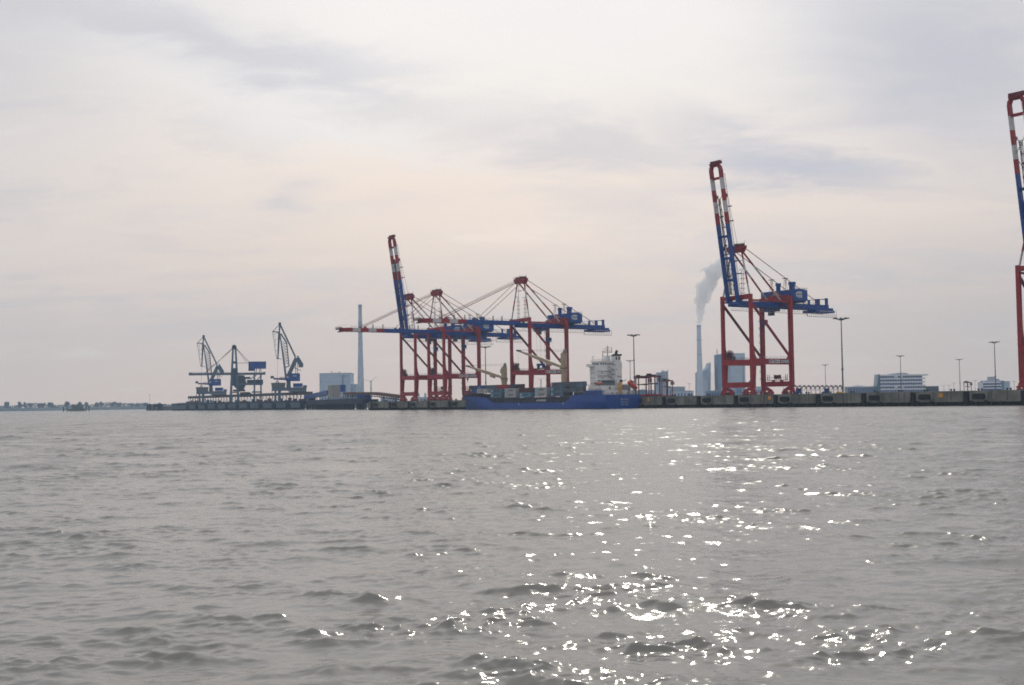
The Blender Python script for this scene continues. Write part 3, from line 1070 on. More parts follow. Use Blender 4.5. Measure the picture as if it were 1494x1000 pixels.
# crane rails on the quay
for p_ in (.2, GA):
    r_ = MB().span(T0 + 2, T1 - 2, p_ - .08, p_ + .08, QZ + .003, QZ + .06)
    o = r_.build('crane_rail', DARK)
    place(o, 0, 0, 0)
    tag(o, 'steel crane rail nearest the quay edge' if p_ < 1 else 'steel crane rail under the rear crane legs', 'rail', 'crane rails on the quay')
exec_ship = True

# ------------------------------------------------------------------ ship, bow to the left, moored along the quay
SA, SP = 50.0, -17.0                                   # ship origin in quay coordinates
ship = empty('container_ship')
place(ship, SA, SP, 0)
tag(ship, 'blue hulled container ship with white bridge and two beige deck cranes', 'ship')


def loft(mb, secs, m=0):
    n = len(secs[0])
    vs = [p for s in secs for p in s]
    fs, ms = [], []
    for i in range(len(secs) - 1):
        for j in range(n - 1):
            fs.append((i * n + j, i * n + j + 1, (i + 1) * n + j + 1, (i + 1) * n + j))
    mb.add(vs, fs, m)
    return n


def hull_top(x):
    a = x + SA
    P = [(-31, 9.3), (-4, 8.5), (13, 7.6), (20.3, 4.5), (60, 4.1), (94.8, 4.15), (101.8, 8.25), (132.1, 8.15)]
    for (a0, z0), (a1, z1) in zip(P, P[1:]):
        if a <= a1:
            return z0 + (z1 - z0) * max(0, (a - a0)) / (a1 - a0)
    return P[-1][1]


def half_b(x, z):
    """half breadth at station x, height z"""
    top_ = hull_top(x)
    k = min(1, max(0, z / 8.0))
    # bow: fine at the waterline, flared above; the stem rakes forward
    stem = -73.5 - 7.2 * k
    run = 46 - 22 * k
    e = min(1, max(0, (x - stem) / run))
    bw = 13.0 * (1 - (1 - e) ** 2.4) if e > 0 else 0.0
    if x > 40:
        s = (x - 40) / 42
        low = 1 - 0.16 * s ** 1.6 * max(0, 1 - z / 4.2)
        bw *= low
        if z < 0.3:
            bw *= 1 - 0.25 * s
    return bw


hb = MB()
xs = [-81.0, -80.2, -79, -77, -74.5, -72, -69, -66, -62, -57, -52, -46, -41, -37, -33.5, -29.7, -22, -10, 0, 15, 30, 44.8, 48.4, 51.8, 58, 64, 70, 76, 80, 82]
secs = {-1: [], 1: []}
lev = [-2.5, -.6, .0, .35, .9, 1.8, 2.8, 3.9]
for x in xs:
    tz = hull_top(x)
    for s in (-1, 1):
        row = []
        for z in lev + [lev[-1] + (tz - lev[-1]) * q for q in (.35, .7, 1.0)]:
            zz_ = max(z, -.6)
            row.append((x, s * half_b(x, zz_), z))
        secs[s].append(row)
for s in (-1, 1):
    n = len(secs[s][0])
    for i in range(len(xs) - 1):
        for j in range(n - 1):
            q = [secs[s][i][j], secs[s][i][j + 1], secs[s][i + 1][j + 1], secs[s][i + 1][j]]
            hb.add(q, [(0, 1, 2, 3)], 1 if j < 3 else 0)
# transom and deck
tr_ = secs[-1][-1] + secs[1][-1][::-1]
hb.add(tr_, [tuple(range(len(tr_)))], 0)
for i in range(len(xs) - 1):
    a_, b_, c_, d_ = secs[-1][i][-1], secs[1][i][-1], secs[1][i + 1][-1], secs[-1][i + 1][-1]
    dz = .9
    hb.add([(a_[0], a_[1], a_[2] - dz), (b_[0], b_[1], b_[2] - dz), (c_[0], c_[1], c_[2] - dz), (d_[0], d_[1], d_[2] - dz)], [(0, 1, 2, 3)], 2)
hbo = hb.build('hull', [HULL, BOOT, COAM], ship)
m = MB().span(64.0, 78.3, -13.05, -12.75, 8.25, 10.75)
m.prism([(64.0, 10.75), (64.0, 8.25), (61.5, 8.25)], 1, -13.05, -12.75)
for k in range(4):
    m.span(65.5 + k * 2.6, 66.8 + k * 2.6, -13.1, -13.05, 8.7, 9.4, 1)
m.build('bulwark', [HULL, DARK], ship)
m = MB()
for a in (48.2, 92.8):
    x = a - SA
    y = -half_b(x, 3.2) - .04
    m.span(x - .7, x + .7, y - .03, y, 3.4, 3.7).span(x - .14, x + .14, y - .03, y, 2.5, 3.4)
m.build('tug_mark', SIGN, ship)
m = MB()
for i, (s, z, sz) in enumerate((('PICTOR J', 4.75, 1.15), ("ST. JOHN'S", 3.25, .95), ('IMO  9431', 1.85, .95))):
    m.text(s, (82.05, 1.2, z), (0, 1, 0), (0, 0, 1), sz * 1.25)
m.build('stern_lettering', paint('letter_white', (0.5, 0.55, 0.6), .5), ship)
# coaming and lashing gear under the containers
m = MB().span(-37, 52, -11.9, 11.9, 3.0, 7.25, 0).span(52.1, 63.6, -12.3, 11.0, 7.0, 9.9, 0).span(-68, -37.1, -9.5, 9.5, 6.5, 10.2, 0)
for k in range(30):
    m.span(-36.5 + k * 3.0, -36.2 + k * 3.0, -12.15, -11.9, 3.9, 7.4, 1)
for k in range(9):
    m.span(-66 + k * 3.3, -65.7 + k * 3.3, -9.8, -9.5, 7.3, 10.2, 1)
m.span(-37, 52, -12.1, -11.9, 7.25, 7.4, 1)
m.build('hatch_coaming', [COAM, paint('stanchion_grey', (0.09, 0.09, 0.11), .6)], ship)
m = MB().span(15.6, 25.0, -12.3, -12.2, 4.9, 5.9, 0)
for k in range(9):
    m.span(16.2 + k * .95, 16.8 + k * .95, -12.34, -12.3, 5.15, 5.65, 1)
m.build('name_board', [SIGN, INK], ship)
# forecastle gear
m = MB().span(-72, -66, -5, 5, 9.0, 11.2, 0).span(-66, -62, -7, 7, 8.6, 10.2, 0)
m.tube((-74, -2, 9), (-74, -2, 10.6), .5, n=8, m=1).tube((-74, 2, 9), (-74, 2, 10.6), .5, n=8, m=1)
m.tube((-71, -1.5, 11.2), (-71, -1.5, 14.0), .35, n=8, m=1).tube((-68.5, 1.5, 11.2), (-68.5, 1.5, 13.4), .5, n=8, m=1).bar((-76, 0, 9), (-76, 0, 13.2), .2, .2, 1)
m.rail((-79, -1.6, 9.1), (-66, -7.5, 8.8), 1.1, 2, .06, 1)
m.build('windlass', [REDD, DARK], ship)
# deck cranes
for x, ztop, z0, tipx, tipz, zj in ((-35.5, 27.5, 6.6, -78.0, 29.3, 20.0), (27.6, 34.0, 7.0, -19.3, 37.3, 24.8)):
    m = MB()
    m.box((x, 0, (z0 + zj) / 2 - 1), (2.6, 2.6, zj - z0 - 2), 0)
    m.prism([(x - 1.3, zj - 2), (x + 1.3, zj - 2), (x + 1.75, zj + .2), (x - 1.75, zj + .2)], 1, -1.6, 1.6, 0)
    m.span(x - 1.4, x + 1.4, -1.4, 1.4, zj + .2, ztop, 0)
    m.span(x - 1.9, x + 1.9, -1.85, 1.85, zj - .2, zj + .2, 2)
    m.prism([(x - 1.2, ztop), (x + 1.5, ztop), (x + 1.7, ztop + 1.6), (x + .9, ztop + 2.6), (x + .2, ztop + 1.0)], 1, -.8, .8, 1)
    dc = m.build('deck_crane', [BEIGE, GREYS, DARK], ship)
    p0_, p1_ = Vector((x - 1.7, 0, zj + .8)), Vector((tipx, 0, tipz))
    md = p0_.lerp(p1_, .42)
    j_ = MB().bar(p0_, md, 1.2, 1.5, 0, 1.5, 2.2).bar(md, p1_, 1.5, 2.2, 0, .7, .8)
    j_.bar(p1_ - Vector((1.8, 0, -.4)), p1_ + Vector((2.6, 0, -.3)), 1.0, 1.0, 1)
    j_.bar(md + Vector((3, 0, -2.3)), md + Vector((8, 0, -3.4)), 1.0, 1.0, 0)
    j_.build('jib', [BEIGE, DARK], dc)
    MB().tube((x - .5, -.5, ztop + 2.0), p1_ + Vector((0, -.3, .6)), .06, n=4).tube((x - .5, .5, ztop + 1.0), p1_ + Vector((0, .3, .3)), .06, n=4).build('luffing_rope', CABLE, dc)
    MB().bar(p1_ + Vector((-.4, 0, 0)), p1_ + Vector((-.4, 0, -8.0)), .07, .07).span(tipx - 1.0, tipx + .2, -.4, .4, tipz - 9.2, tipz - 8.0).bar((tipx - .4, 0, tipz - 9.2), (tipx - .4, 0, tipz - 10.8), .35, .35).build('hook_block', DARK, dc)
    MB().span(x - 2.9, x - 1.72, -1.1, 1.1, zj + 3.4, zj + 6.2, 0).span(x - 2.96, x - 2.9, -.9, .9, zj + 4.4, zj + 5.8, 1).build('operator_cab', [GREYS, GLASS], dc)

# superstructure: local x = a-50, y = p+17
m = MB()
m.span(65.6, 72.4, -10.8, 7.2, 8.2, 24.6, 0)
m.span(64.0, 80.2, -11.2, 11.0, 7.4, 10.6, 0)
m.span(65.0, 76.8, -11.6, 10.4, 10.72, 13.3, 0)
m.span(68.5, 72.6, 2.6, 7.6, 13.3, 27.4, 0)
sup = m.build('superstructure', [SHIPW], ship)
m = MB()
for z, x1 in ((10.6, 80.4), (13.3, 77.2)):
    m.span(63.8, x1, -11.9, 11.2, z, z + .12, 0)
for z in (16.5, 19.3, 22.0):
    m.span(65.4, 73.6, -10.95, 2.0, z, z + .12, 0)
m.build('deck_edge', [SHIPW], sup)
m = MB().span(64.6, 71.6, -8.5, 6.2, 24.62, 27.3, 0)
for k in range(5):
    m.span(65.2 + k * 1.2, 66.1 + k * 1.2, -8.56, -8.5, 25.4, 26.5, 1)
for k in range(7):
    m.span(71.6, 71.66, -7.6 + k * 1.7, -6.6 + k * 1.7, 25.5, 26.4, 1)
m.span(64.2, 72.2, -9.0, 6.8, 27.3, 27.5, 0)
wh_ = m.build('bridge', [SHIPW, GLASS], sup)
m = MB()
for s in (-1, 1):
    e_ = 13.4 if s < 0 else 10.4
    m.span(65.8, 69.6, s * 7.0, s * e_, 24.3, 24.58, 0).span(65.8, 69.6, s * (e_ - .2), s * (e_ + .1), 24.62, 25.9, 0).span(65.7, 65.9, s * 7.0, s * (e_ - .2), 24.62, 25.9, 0).span(69.4, 69.6, s * 7.0, s * (e_ - .2), 24.62, 25.6, 0)
    m.bar((68, s * (e_ - 2.6), 21.6), (68, s * (e_ - .5), 24.3), .5, .5, 0)
m.build('bridge_wing', [SHIPW], sup)
# windows, doors, stairs on the aft face
m = MB()
for y, z in ((-9.8, 14.6), (-9.8, 17.4), (-9.8, 20.2)):
    for k in range(2):
        m.span(67 + k * 2, 67.8 + k * 2, -10.86, -10.8, z, z + .7)
for y, z, wd, hg in ((4.4, 18.0, .5, 1.1), (5.6, 18.0, .4, .8), (6.6, 18.0, .5, 1.0), (-7.6, 17.5, .8, .4), (-7.6, 20.4, .8, .4), (3.6, 22.6, .5, .5)):
    m.span(72.4 if y < 2.6 else 72.6, 72.66, y, y + wd, z, z + hg)
for y in (-5.8, 3.0, 4.6, 8.6):
    m.span(76.8, 76.86, y, y + .9, 10.9, 12.7)
for y in (-7, -3.5, 0, 5):
    m.span(80.2, 80.26, y, y + 1.2, 8.6, 9.3)
m.build('window', [GLASS], sup)
m = MB()
for k in range(3):
    z0 = 16.6 + k * 2.75
    m.bar((73.2, -3.4, z0 + 2.6), (73.2, 1.2, z0 + .1), .5, .18)
    m.rail((73.5, -3.8, z0 + 2.6), (73.5, 2.0, z0 + 2.6), 1.0, 1.2, .05)
m.span(72.4, 74.4, -10.6, 2.2, 16.3, 16.5)
for k in range(8):
    m.bar((74.3, -10.4 + k * 1.75, 13.4), (74.3, -10.4 + k * 1.75, 16.3), .14, .14)
m.span(72.6, 73.0, -10.3, 2.0, 13.42, 16.2)
m.build('aft_stair', paint('stair_grey', (0.16, 0.19, 0.24), .6), sup)
# funnel casing with dark uptakes and the masts
m = MB().span(69.0, 72.4, 2.8, 7.0, 27.41, 30.7, 0)
m.prism([(68.6, 30.72), (72.8, 30.72), (73.3, 31.7), (71, 31.7)], 1, 2.3, 7.5, 1)
m.span(72.4, 72.46, 3.3, 4.3, 28.4, 30.1, 1).span(72.4, 72.46, 5.4, 6.4, 28.4, 30.1, 1)
m.tube((71, 4.6, 31.7), (72.0, 4.6, 33.8), .8, n=10, m=1).tube((70.0, 5.9, 31.7), (70.5, 5.9, 32.8), .45, n=8, m=1)
m.build('funnel', [SHIPW, DARK], sup)
m = MB()
m.span(66.4, 68.4, -0.6, 2.6, 27.5, 30.8, 1)
m.tube((67.4, 1.4, 30.8), (67.4, 1.4, 37.0), .26, .12, 6, 0).bar((67.4, -2.6, 33.0), (67.4, 4.6, 33.0), .35, .35, 0).bar((67.4, -1.8, 34.9), (67.4, 2.6, 34.9), .2, .2, 0).bar((67.4, -1, 33.9), (67.4, 3.2, 33.9), .25, .25, 0)
m.bar((67.4, -2.2, 27.5), (67.4, -2.2, 34.0), .2, .2, 0).bar((67.4, 4.4, 33), (67.4, 4.4, 35.9), .25, .25, 0).bar((67.4, -3.2, 27.5), (67.4, -2.2, 33), .1, .1, 0)
m.span(66.9, 67.9, .8, 2.4, 35.6, 35.9, 0).bar((66, -11.4, 27), (66, -3, 27.3), .08, .08, 0)
m.tube((66.5, -9.0, 27.5), (66.5, -9.0, 29.6), .1, n=6, m=0).ball((66.5, -9.0, 30.1), .5, 1)
m.build('mast', [DARK, SHIPW], sup)
m = MB()
for z, x in ((10.75, 80.3), (13.45, 77.1)):
    m.rail((x, -11.7, z), (x, 11, z), 1.0, 1.8, .05)
    m.rail((64, -11.8, z), (x, -11.8, z), 1.0, 1.8, .05)
m.rail((64.4, -8.9, 27.5), (72, -8.9, 27.5), 1.0, 1.6, .05).rail((72.1, -8.9, 27.5), (72.1, 6.6, 27.5), 1.0, 1.6, .05)
m.rail((81.8, -12, 8.1), (81.8, 12, 8.1), .9, 1.8, .05)
m.build('railing', RAIL, sup)
# provision crane aft and mooring deck posts
m = MB().span(79.6, 81.2, -1.6, .2, 8.2, 15.2, 0).span(79.2, 81.6, -2.1, .6, 11.5, 11.9, 0).bar((80.4, -.7, 15.0), (80.0, 4.4, 16.6), .6, .6, 1).span(79.8, 81.0, -.6, .8, 15.2, 16.6, 2)
m.build('provision_crane', [paint('crane_yellow', (0.55, 0.34, 0.12), .5), SHIPW, DARK], ship)
m = MB().span(80.2, 80.6, 1.0, 5.0, 10.8, 13.8)
for y in (6, 8.5, 10):
    m.bar((81, y, 8.2), (81, y, 12.4), .2, .2)
m.bar((81, 4, 12.4), (81, 10, 12.4), .2, .2)
m.build('mooring_frame', GREYS, ship)
m = MB().bar((80.5, 5.5, 8.2), (80.5, 6.2, 14.6), .5, .5).bar((80.5, 11.0, 8.2), (80.5, 10.6, 11.2), .5, .5).bar((80.2, 5.6, 13.6), (80.2, 11.4, 10.2), .3, .3)
m.build('launch_ramp', GREYS, ship)


def lofted_boat(name, L, r, mats):
    m = MB()
    n, secs_ = 12, []
    for i in range(11):
        s = i / 10
        k = (max(0.0, 1 - abs(2 * s - 1) ** 2.6)) ** .5
        secs_.append([(L * (s - .5), r * max(k, .12) * cos(2 * pi * j / n), r * .85 * max(k, .12) * sin(2 * pi * j / n)) for j in range(n)])
    for i in range(10):
        for j in range(n):
            q = [secs_[i][j], secs_[i][(j + 1) % n], secs_[i + 1][(j + 1) % n], secs_[i + 1][j]]
            m.add(q, [(0, 1, 2, 3)], 0)
    m.add(secs_[0], [tuple(range(n))])
    m.add(secs_[-1], [tuple(range(n))])
    return m


lb = empty('lifeboat')
lb.location = quay(SA + 80.6, SP + 8.6, 13.4)
lb.rotation_euler = (0, radians(30), pi / 2 - QA)
lofted_boat('hull', 8.4, 1.6, None).build('hull', LIFER, lb, smooth=True)
MB().prism([(-3.4, .6), (-.4, .6), (-.8, 1.9), (-2.8, 1.9)], 1, -.9, .9).build('wheelhouse', LIFER, lb)
MB().span(-2.7, -.8, -.95, .95, 1.1, 1.6).build('window', GLASS, lb)
tag(lb, 'red enclosed lifeboat tilted on its ramp at the ship stern', 'lifeboat')
rb = empty('rescue_boat')
rb.location = quay(SA + 75.0, SP - 12.2, 14.6)
rb.rotation_euler = (0, 0, pi / 2 - QA)
lofted_boat('hull', 6.2, 1.15, None).build('hull', paint('faded_red', (0.45, 0.14, 0.11), .5), rb, smooth=True)
MB().span(-2.0, 1.4, -.7, .7, .6, 1.1).build('cover', SHIPW, rb)
MB().bar((-2.2, .9, -1.2), (-2.2, .2, 2.6), .25, .25).bar((2.2, .9, -1.2), (2.2, .2, 2.6), .25, .25).build('davit', SHIPW, rb)
tag(rb, 'small faded red rescue boat hung beside the white superstructure', 'rescue boat')

# ------------------------------------------------------------------ containers on the ship
CM = {
    'pale': paint('container_pale', (0.40, 0.41, 0.42), .5, .1, streak=.2), 'bluegrey': paint('container_blue_grey', (0.10, 0.16, 0.235), .5, .12, streak=.2),
    'sky': paint('container_sky_blue', (0.10, 0.22, 0.33), .5, .12), 'brown': paint('container_brown', (0.085, 0.04, 0.04), .6, .2), 'red': paint('container_red', (0.33, 0.04, 0.04), .55, .15),
    'blue': paint('container_blue', (0.02, 0.09, 0.27), .5, .15), 'grey': paint('container_grey', (0.095, 0.115, 0.145), .55, .15), 'navy': paint('container_navy', (0.025, 0.05, 0.12), .55)}
STAR = paint('star_blue', (0.25, 0.48, 0.62), .5)
_cm = {}


def cont_mesh(col, L, hi):
    key = (col, L, hi)
    if key in _cm:
        return _cm[key]
    m = MB()
    x, y = L / 2, 1.219
    m.span(-x + .1, x - .1, -y + .06, y - .06, .1, hi - .1)
    for sx in (-1, 1):
        for sy in (-1, 1):
            m.span(sx * x, sx * (x - .18), sy * y, sy * (y - .18), 0, hi)
    for z0, z1 in ((0, .16), (hi - .12, hi)):
        for sy in (-1, 1):
            m.span(-x + .18, x - .18, sy * y, sy * (y - .08), z0, z1)
        for sx in (-1, 1):
            m.span(sx * x, sx * (x - .1), -y + .18, y - .18, z0, z1)
    k = -x + .5
    while k < x - .4:
        m.span(k, k + .14, -y + .02, -y + .06, .16, hi - .12)
        k += .42
    for yy in (-.75, -.3, .3, .75):
        m.span(x - .1, x - .03, yy - .03, yy + .03, .16, hi - .12, 1)
    bo_ = m.build('shipping_container', [CM[col], GREYS])
    _cm[key] = bo_.data
    bpy.data.objects.remove(bo_)
    return _cm[key]


def letter(parent, word, L, hi, ink, star=None, size=1.1):
    m = MB()
    m.text(word, (.9 if star else 0, -1.225, hi * .34), (1, 0, 0), (0, 0, 1), size, 0)
    if star:
        m.box((-L * .36, -1.23, hi * .5), (1.5, .03, 1.5), 1)
    return m.build('lettering', [ink, star or ink], parent)


def container(a, row, z, L, hi, col, lab, word=None):
    """a: quay coordinate of the bow end; row 0 is the waterside row"""
    o = bpy.data.objects.new('shipping_container', cont_mesh(col, L, hi))
    COL.objects.link(o)
    place(o, a + L / 2, -28.25 + row * 2.52, z)
    tag(o, lab, 'container', 'shipping containers on the ship')
    if word:
        letter(o, word, L, hi, INK if col != 'blue' else SIGN, STAR if word == 'MAERSK' else None, 1.45 if word == 'MAERSK' else 1.0)
    return o


H9, H8 = 2.84, 2.55
Z1 = 7.62
MK = 'MAERSK'
container(.9, 0, 10.7, 12.19, 2.9, 'pale', 'pale container with small red lettering, nearest the ship bow in the waterside row', None)
_c0 = [o for o in COL.objects if o.name.startswith('shipping_container')][-1]
MB().text('P&O', (0, -1.225, 1.0), (1, 0, 0), (0, 0, 1), 1.3).build('lettering', paint('letter_red', (0.35, 0.04, 0.04), .6), _c0)
container(-5.6, 0, 10.75, 6.06, 2.6, 'blue', 'short blue container at the bow end of the waterside row')
bays = [(16.5, 'bluegrey', 'bluegrey', 'second'), (32.25, 'pale', 'pale', 'third'), (47.9, 'sky', 'brown', 'fourth'), (64.1, 'pale', 'pale', 'fifth'), (79.8, 'bluegrey', 'bluegrey', 'sixth')]
cname = {'bluegrey': 'blue grey', 'pale': 'pale grey', 'sky': 'light blue', 'brown': 'dark brown'}
for a, lo, up, nth in bays:
    container(a, 0, Z1, 12.19, H9, lo, '%s lettered container, lower one in the %s waterside stack from the bow' % (cname[lo], nth), MK)
    container(a, 0, Z1 + H9 + .03, 12.19, H9, up, '%s container, upper one in the %s waterside stack from the bow' % (cname[up], nth), None if up == 'brown' else MK)
    for r in (1, 2):
        for k, zt in ((0, 'lower'), (1, 'upper')):
            c = rnd.choice(['grey', 'brown', 'bluegrey', 'navy', 'grey'])
            container(a + .2 * r, r, Z1 + k * (H9 + .03), 12.19, H9, c, '%s container, %s tier of the %s row behind the %s waterside stack' % (c.replace('bluegrey', 'blue grey'), zt, ('next', 'third')[r - 1], nth))
container(60.6, 1, Z1 + H9 + .03, 3.0 + 3.06, H9, 'brown', 'short dark brown container beside the upper brown one amidships') if False else None
container(92.6, 0, Z1 + H9 - .5, 12.19, 2.55, 'grey', 'grey container against the bridge front, lower of two at the stern end')
for r, L, a, c, lab in ((2, 12.19, 74.6, 'grey', 'grey top tier container farthest from the bridge of the three aft ones'), (2, 12.19, 87.0, 'grey', 'grey top tier container in the middle of the three aft ones'), (2, 6.06, 99.4, 'bluegrey', 'short blue grey top tier container touching the bridge front')):
    container(a, r, Z1 + 2 * (H9 + .03), L, H8 + .3, c, lab)
container(105.0, 0, Z1 + H9 - .5, 6.06, H9, 'grey', 'short grey container low beside the bridge front in the waterside row')
container(105.0, 0, Z1 + 2 * H9 - .48, 6.06, H8, 'bluegrey', 'short blue grey container on the low one beside the bridge front')
container(92.6, 2, Z1 + H9 + .03, 12.19, H9, 'grey', 'grey container under the aft top tier in the third row')
TT = Z1 + 2 * (H9 + .03)
for a, L, c, lab, wd in ((-16.0, 6.06, 'brown', 'short dark brown container at the bow end of the top tier', None), (-9.6, 12.19, 'blue', 'blue container with white script lettering in the forward top tier', 'Hamburg'),
                         (3.4, 12.19, 'grey', 'grey container between the blue one and the red one in the forward top tier', None), (16.2, 12.19, 'red', 'red container in front of the forward deck crane', None),
                         (31.6, 6.06, 'navy', 'short navy container right of the red one in the forward top tier', None), (37.9, 3.0 + 3.06, 'brown', 'short brown container at the aft end of the forward top tier', None)):
    container(a, 2, TT, L, H8, c, lab, wd)

# ------------------------------------------------------------------ lighting masts
lm = empty('lighting_mast')
MB().tube((0, 0, 0), (0, 0, 40.5), .48, .26, 10).tube((0, 0, 13), (0, 0, 13.6), .75, .75, 10).tube((0, 0, 24.0), (0, 0, 24.3), .5, .5, 10).build('pole', GALV, lm)
m = MB().tube((0, 0, 39.6), (0, 0, 40.2), 1.0, 2.6, 12)
m.rail((-2.5, -1.2, 40.2), (2.5, -1.2, 40.2), .5, 2.5, .05)
m.build('crown_ring', GALV, lm)
m = MB()
for k in range(8):
    a = 2 * pi * k / 8
    c = Vector((3.6 * cos(a), 3.6 * sin(a), 40.6))
    m.bar((1.5 * cos(a), 1.5 * sin(a), 40.0), c, .2, .2)
    m.box(c, (1.5, .9, .55), 0, a)
m.build('floodlight', GALV, lm)
MASTS = [(-105.1, 50.5, 1, 'tall light mast behind the lowered boom of the quay crane left of the ship'), (66.4, 49.3, 1, 'tall light mast just right of the ship stern'),
         (-329.4, 389.7, 1, 'shorter looking light mast beside the tall one at the ship stern'), (-355.8, 586.0, 1, 'light mast seen behind the legs of the tallest crane'),
         (-397.0, 777.4, 1, 'small distant light mast just left of the mast on a yellow base'), (237.4, 47.4, 1, 'tallest light mast on a yellow base right of the tallest crane'),
         (-144.3, 597.7, 1, 'light mast in front of the white banded office block'), (-201.6, 780.2, 1, 'light mast beside the red straddle carriers at the right'),
         (92.1, 405.8, 1, 'light mast in front of the white tower block near the right edge')]
for i, (t_, p_, s, lab) in enumerate(MASTS):
    o = lm if i == 0 else copy_tree(lm)
    place(o, t_, p_, QZ)
    o.rotation_euler.z = i * .4
    tag(o, lab, 'light mast', 'tall lighting masts on the terminal')
yb = MB().prism([(-1.5, 0), (1.5, 0), (1.1, 1.3), (-1.1, 1.3)], 1, -1.5, 1.5).build('mast_base', YELLOW)
place(yb, 237.4, 44.8, QZ)
tag(yb, 'yellow concrete block at the foot of the tallest light mast', 'mast base')
# thin far lamp posts at the right and centre
lp_ = empty('lamp_post')
MB().tube((0, 0, 0), (0, 0, 14), .22, .14, 6).build('pole', GALV, lp_)
MB().span(-2.2, 2.2, -.25, .25, 14, 14.35).build('lamp_arm', GALV, lp_)
for i, (px, py) in enumerate(((1377, 562.5), (1384.5, 562), (1391.5, 559), (1422.5, 555.5), (1479.5, 556.5), (1005.5, 560), (941, 560), (1143, 562))):
    o = lp_ if i == 0 else copy_tree(lp_)
    Y = 1250 + (i % 3) * 60
    q = at(px, py, Y)
    o.location = (q.x, q.y, QZ)
    o.scale = (1, 1, max(.4, (q.z - QZ) / 14.3))
    tag(o, 'thin distant lamp post standing on the terminal behind the quay', 'lamp post', 'distant lamp posts on the terminal')

# ------------------------------------------------------------------ straddle carriers
sc_ = empty('straddle_carrier')
for sy in (-2.3, 2.3):
    for sx in (-3.6, 3.6):
        MB().span(sx - .3, sx + .3, sy - .25, sy + .25, 1.2, 12.6).build('leg', REDD, sc_)
    m = MB().span(-5.0, 5.0, sy - .45, sy + .45, .9, 2.0)
    m.build('side_beam', RED, sc_)
    for sx in (-4.0, -1.4, 1.4, 4.0):
        MB().tube((sx, sy - .35, .85), (sx, sy + .35, .85), .85, n=12).build('wheel', RUBBER, sc_)
m = MB()
for sy in (-2.3, 2.3):
    m.span(-4.6, 4.6, sy - .4, sy + .4, 12.6, 13.6)
for sx in (-3.9, 3.9):
    m.span(sx - .4, sx + .4, -1.9, 1.9, 12.7, 13.5)
m.build('top_frame', REDD, sc_)
MB().span(-4.4, 1.2, -1.6, 1.6, 13.6, 14.3).span(-4.0, -2.0, -1.2, 1.2, 14.3, 14.9).build('engine_deck', DARK, sc_)
MB().span(3.4, 5.6, -2.9, -.9, 10.0, 12.4, 0).span(5.6, 5.66, -2.7, -1.1, 10.4, 12.0, 1).build('driver_cab', [GREYS, GLASS], sc_)
m = MB().span(-3.4, 3.4, -1.1, 1.1, 8.2, 8.9)
for sx in (-3, 3):
    for sy in (-1, 1):
        m.bar((sx, sy, 8.9), (sx, sy, 12.7), .08, .08)
m.build('spreader', DARK, sc_)
SCS = [(92.8, 41.5, .6, 'larger red straddle carrier on the quay right of the ship stern'), (-42.2, 177.6, .8, 'smaller red straddle carrier in front of the grey silo'),
       (62.0, 60.0, .3, 'red straddle carrier behind the ship between the crane legs'), (-167.6, 745.3, .7, 'left straddle carrier of the pair beside the light mast at the right'), (-158.0, 762.0, .7, 'right straddle carrier of the pair beside the light mast at the right')]
for i, (t_, p_, rz, lab) in enumerate(SCS):
    o = sc_ if i == 0 else copy_tree(sc_)
    place(o, t_, p_, QZ)
    o.rotation_euler.z = rz
    tag(o, lab, 'straddle carrier', 'straddle carriers on the terminal')
ords = ['first', 'second', 'third', 'fourth', 'fifth', 'sixth', 'seventh', 'eighth', 'ninth', 'tenth', 'eleventh']
for k in range(11):
    px = 1160.5 + k * 6.55
    Y = 1600 + k * 7.5
    q = at(px, 570, Y)
    o = copy_tree(sc_)
    o.location = (q.x, q.y, QZ)
    o.rotation_euler = (0, 0, radians(77))
    tag(o, 'parked red straddle carrier, %s from the left in the long row' % ords[k], 'straddle carrier', 'parked row of straddle carriers')

# terminal tractors, shed
for t_, p_, lab in ((226.5, 24.0, 'blue terminal tractor parked under the tallest crane'), (213.0, 62.0, 'blue terminal tractor behind the waterside legs of the tallest crane')):
    o = empty('terminal_tractor')
    place(o, t_, p_, QZ)
    o.rotation_euler.z -= .5
    MB().span(-3.2, 2.6, -1.2, 1.2, .7, 1.3, 0).span(-3.0, 0, -.9, .9, 1.3, 1.7, 1).build('chassis', [BLUE, DARK], o)
    MB().prism([(.6, 1.3), (2.5, 1.3), (2.5, 2.2), (2.1, 3.4), (.6, 3.4)], 1, -1.15, 1.15).build('cab', BLUE, o)
    MB().span(2.2, 2.56, -.95, .95, 2.2, 3.1).span(.9, 1.9, -1.2, 1.2, 2.2, 3.1).build('window', GLASS, o)
    for sx in (-2.2, 1.8):
        for sy in (-1.05, 1.05):
            MB().tube((sx, sy - .2, .55), (sx, sy + .2, .55), .55, n=12).build('wheel', RUBBER, o)
    tag(o, lab, 'terminal tractor', 'terminal tractors on the quay')


# ------------------------------------------------------------------ buildings
def bldg(name, lab, cat='building'):
    o = empty(name)
    return tag(o, lab, cat)


def face_box(px0, px1, ytop, Y, depth, zb=QZ, skew=0.0):
    """x0, x1, z of a block whose front stands Y metres ahead"""
    a = at(px0, ytop, Y)
    b_ = at(px1, ytop, Y)
    return a.x, b_.x, (a.z + b_.z) / 2


def front_windows(mb, x0, x1, z0, z1, y, nx, nz, m=0, fx=.6, fz=.55):
    sx, sz = (x1 - x0) / nx, (z1 - z0) / nz
    for i in range(nx):
        for j in range(nz):
            mb.span(x0 + (i + .5 - fx / 2) * sx, x0 + (i + .5 + fx / 2) * sx, y - .12, y - .02, z0 + (j + .5 - fz / 2) * sz, z0 + (j + .5 + fz / 2) * sz, m)


def root_at(o, x, y, z=QZ):
    o.location = (x, y, z)
    return o


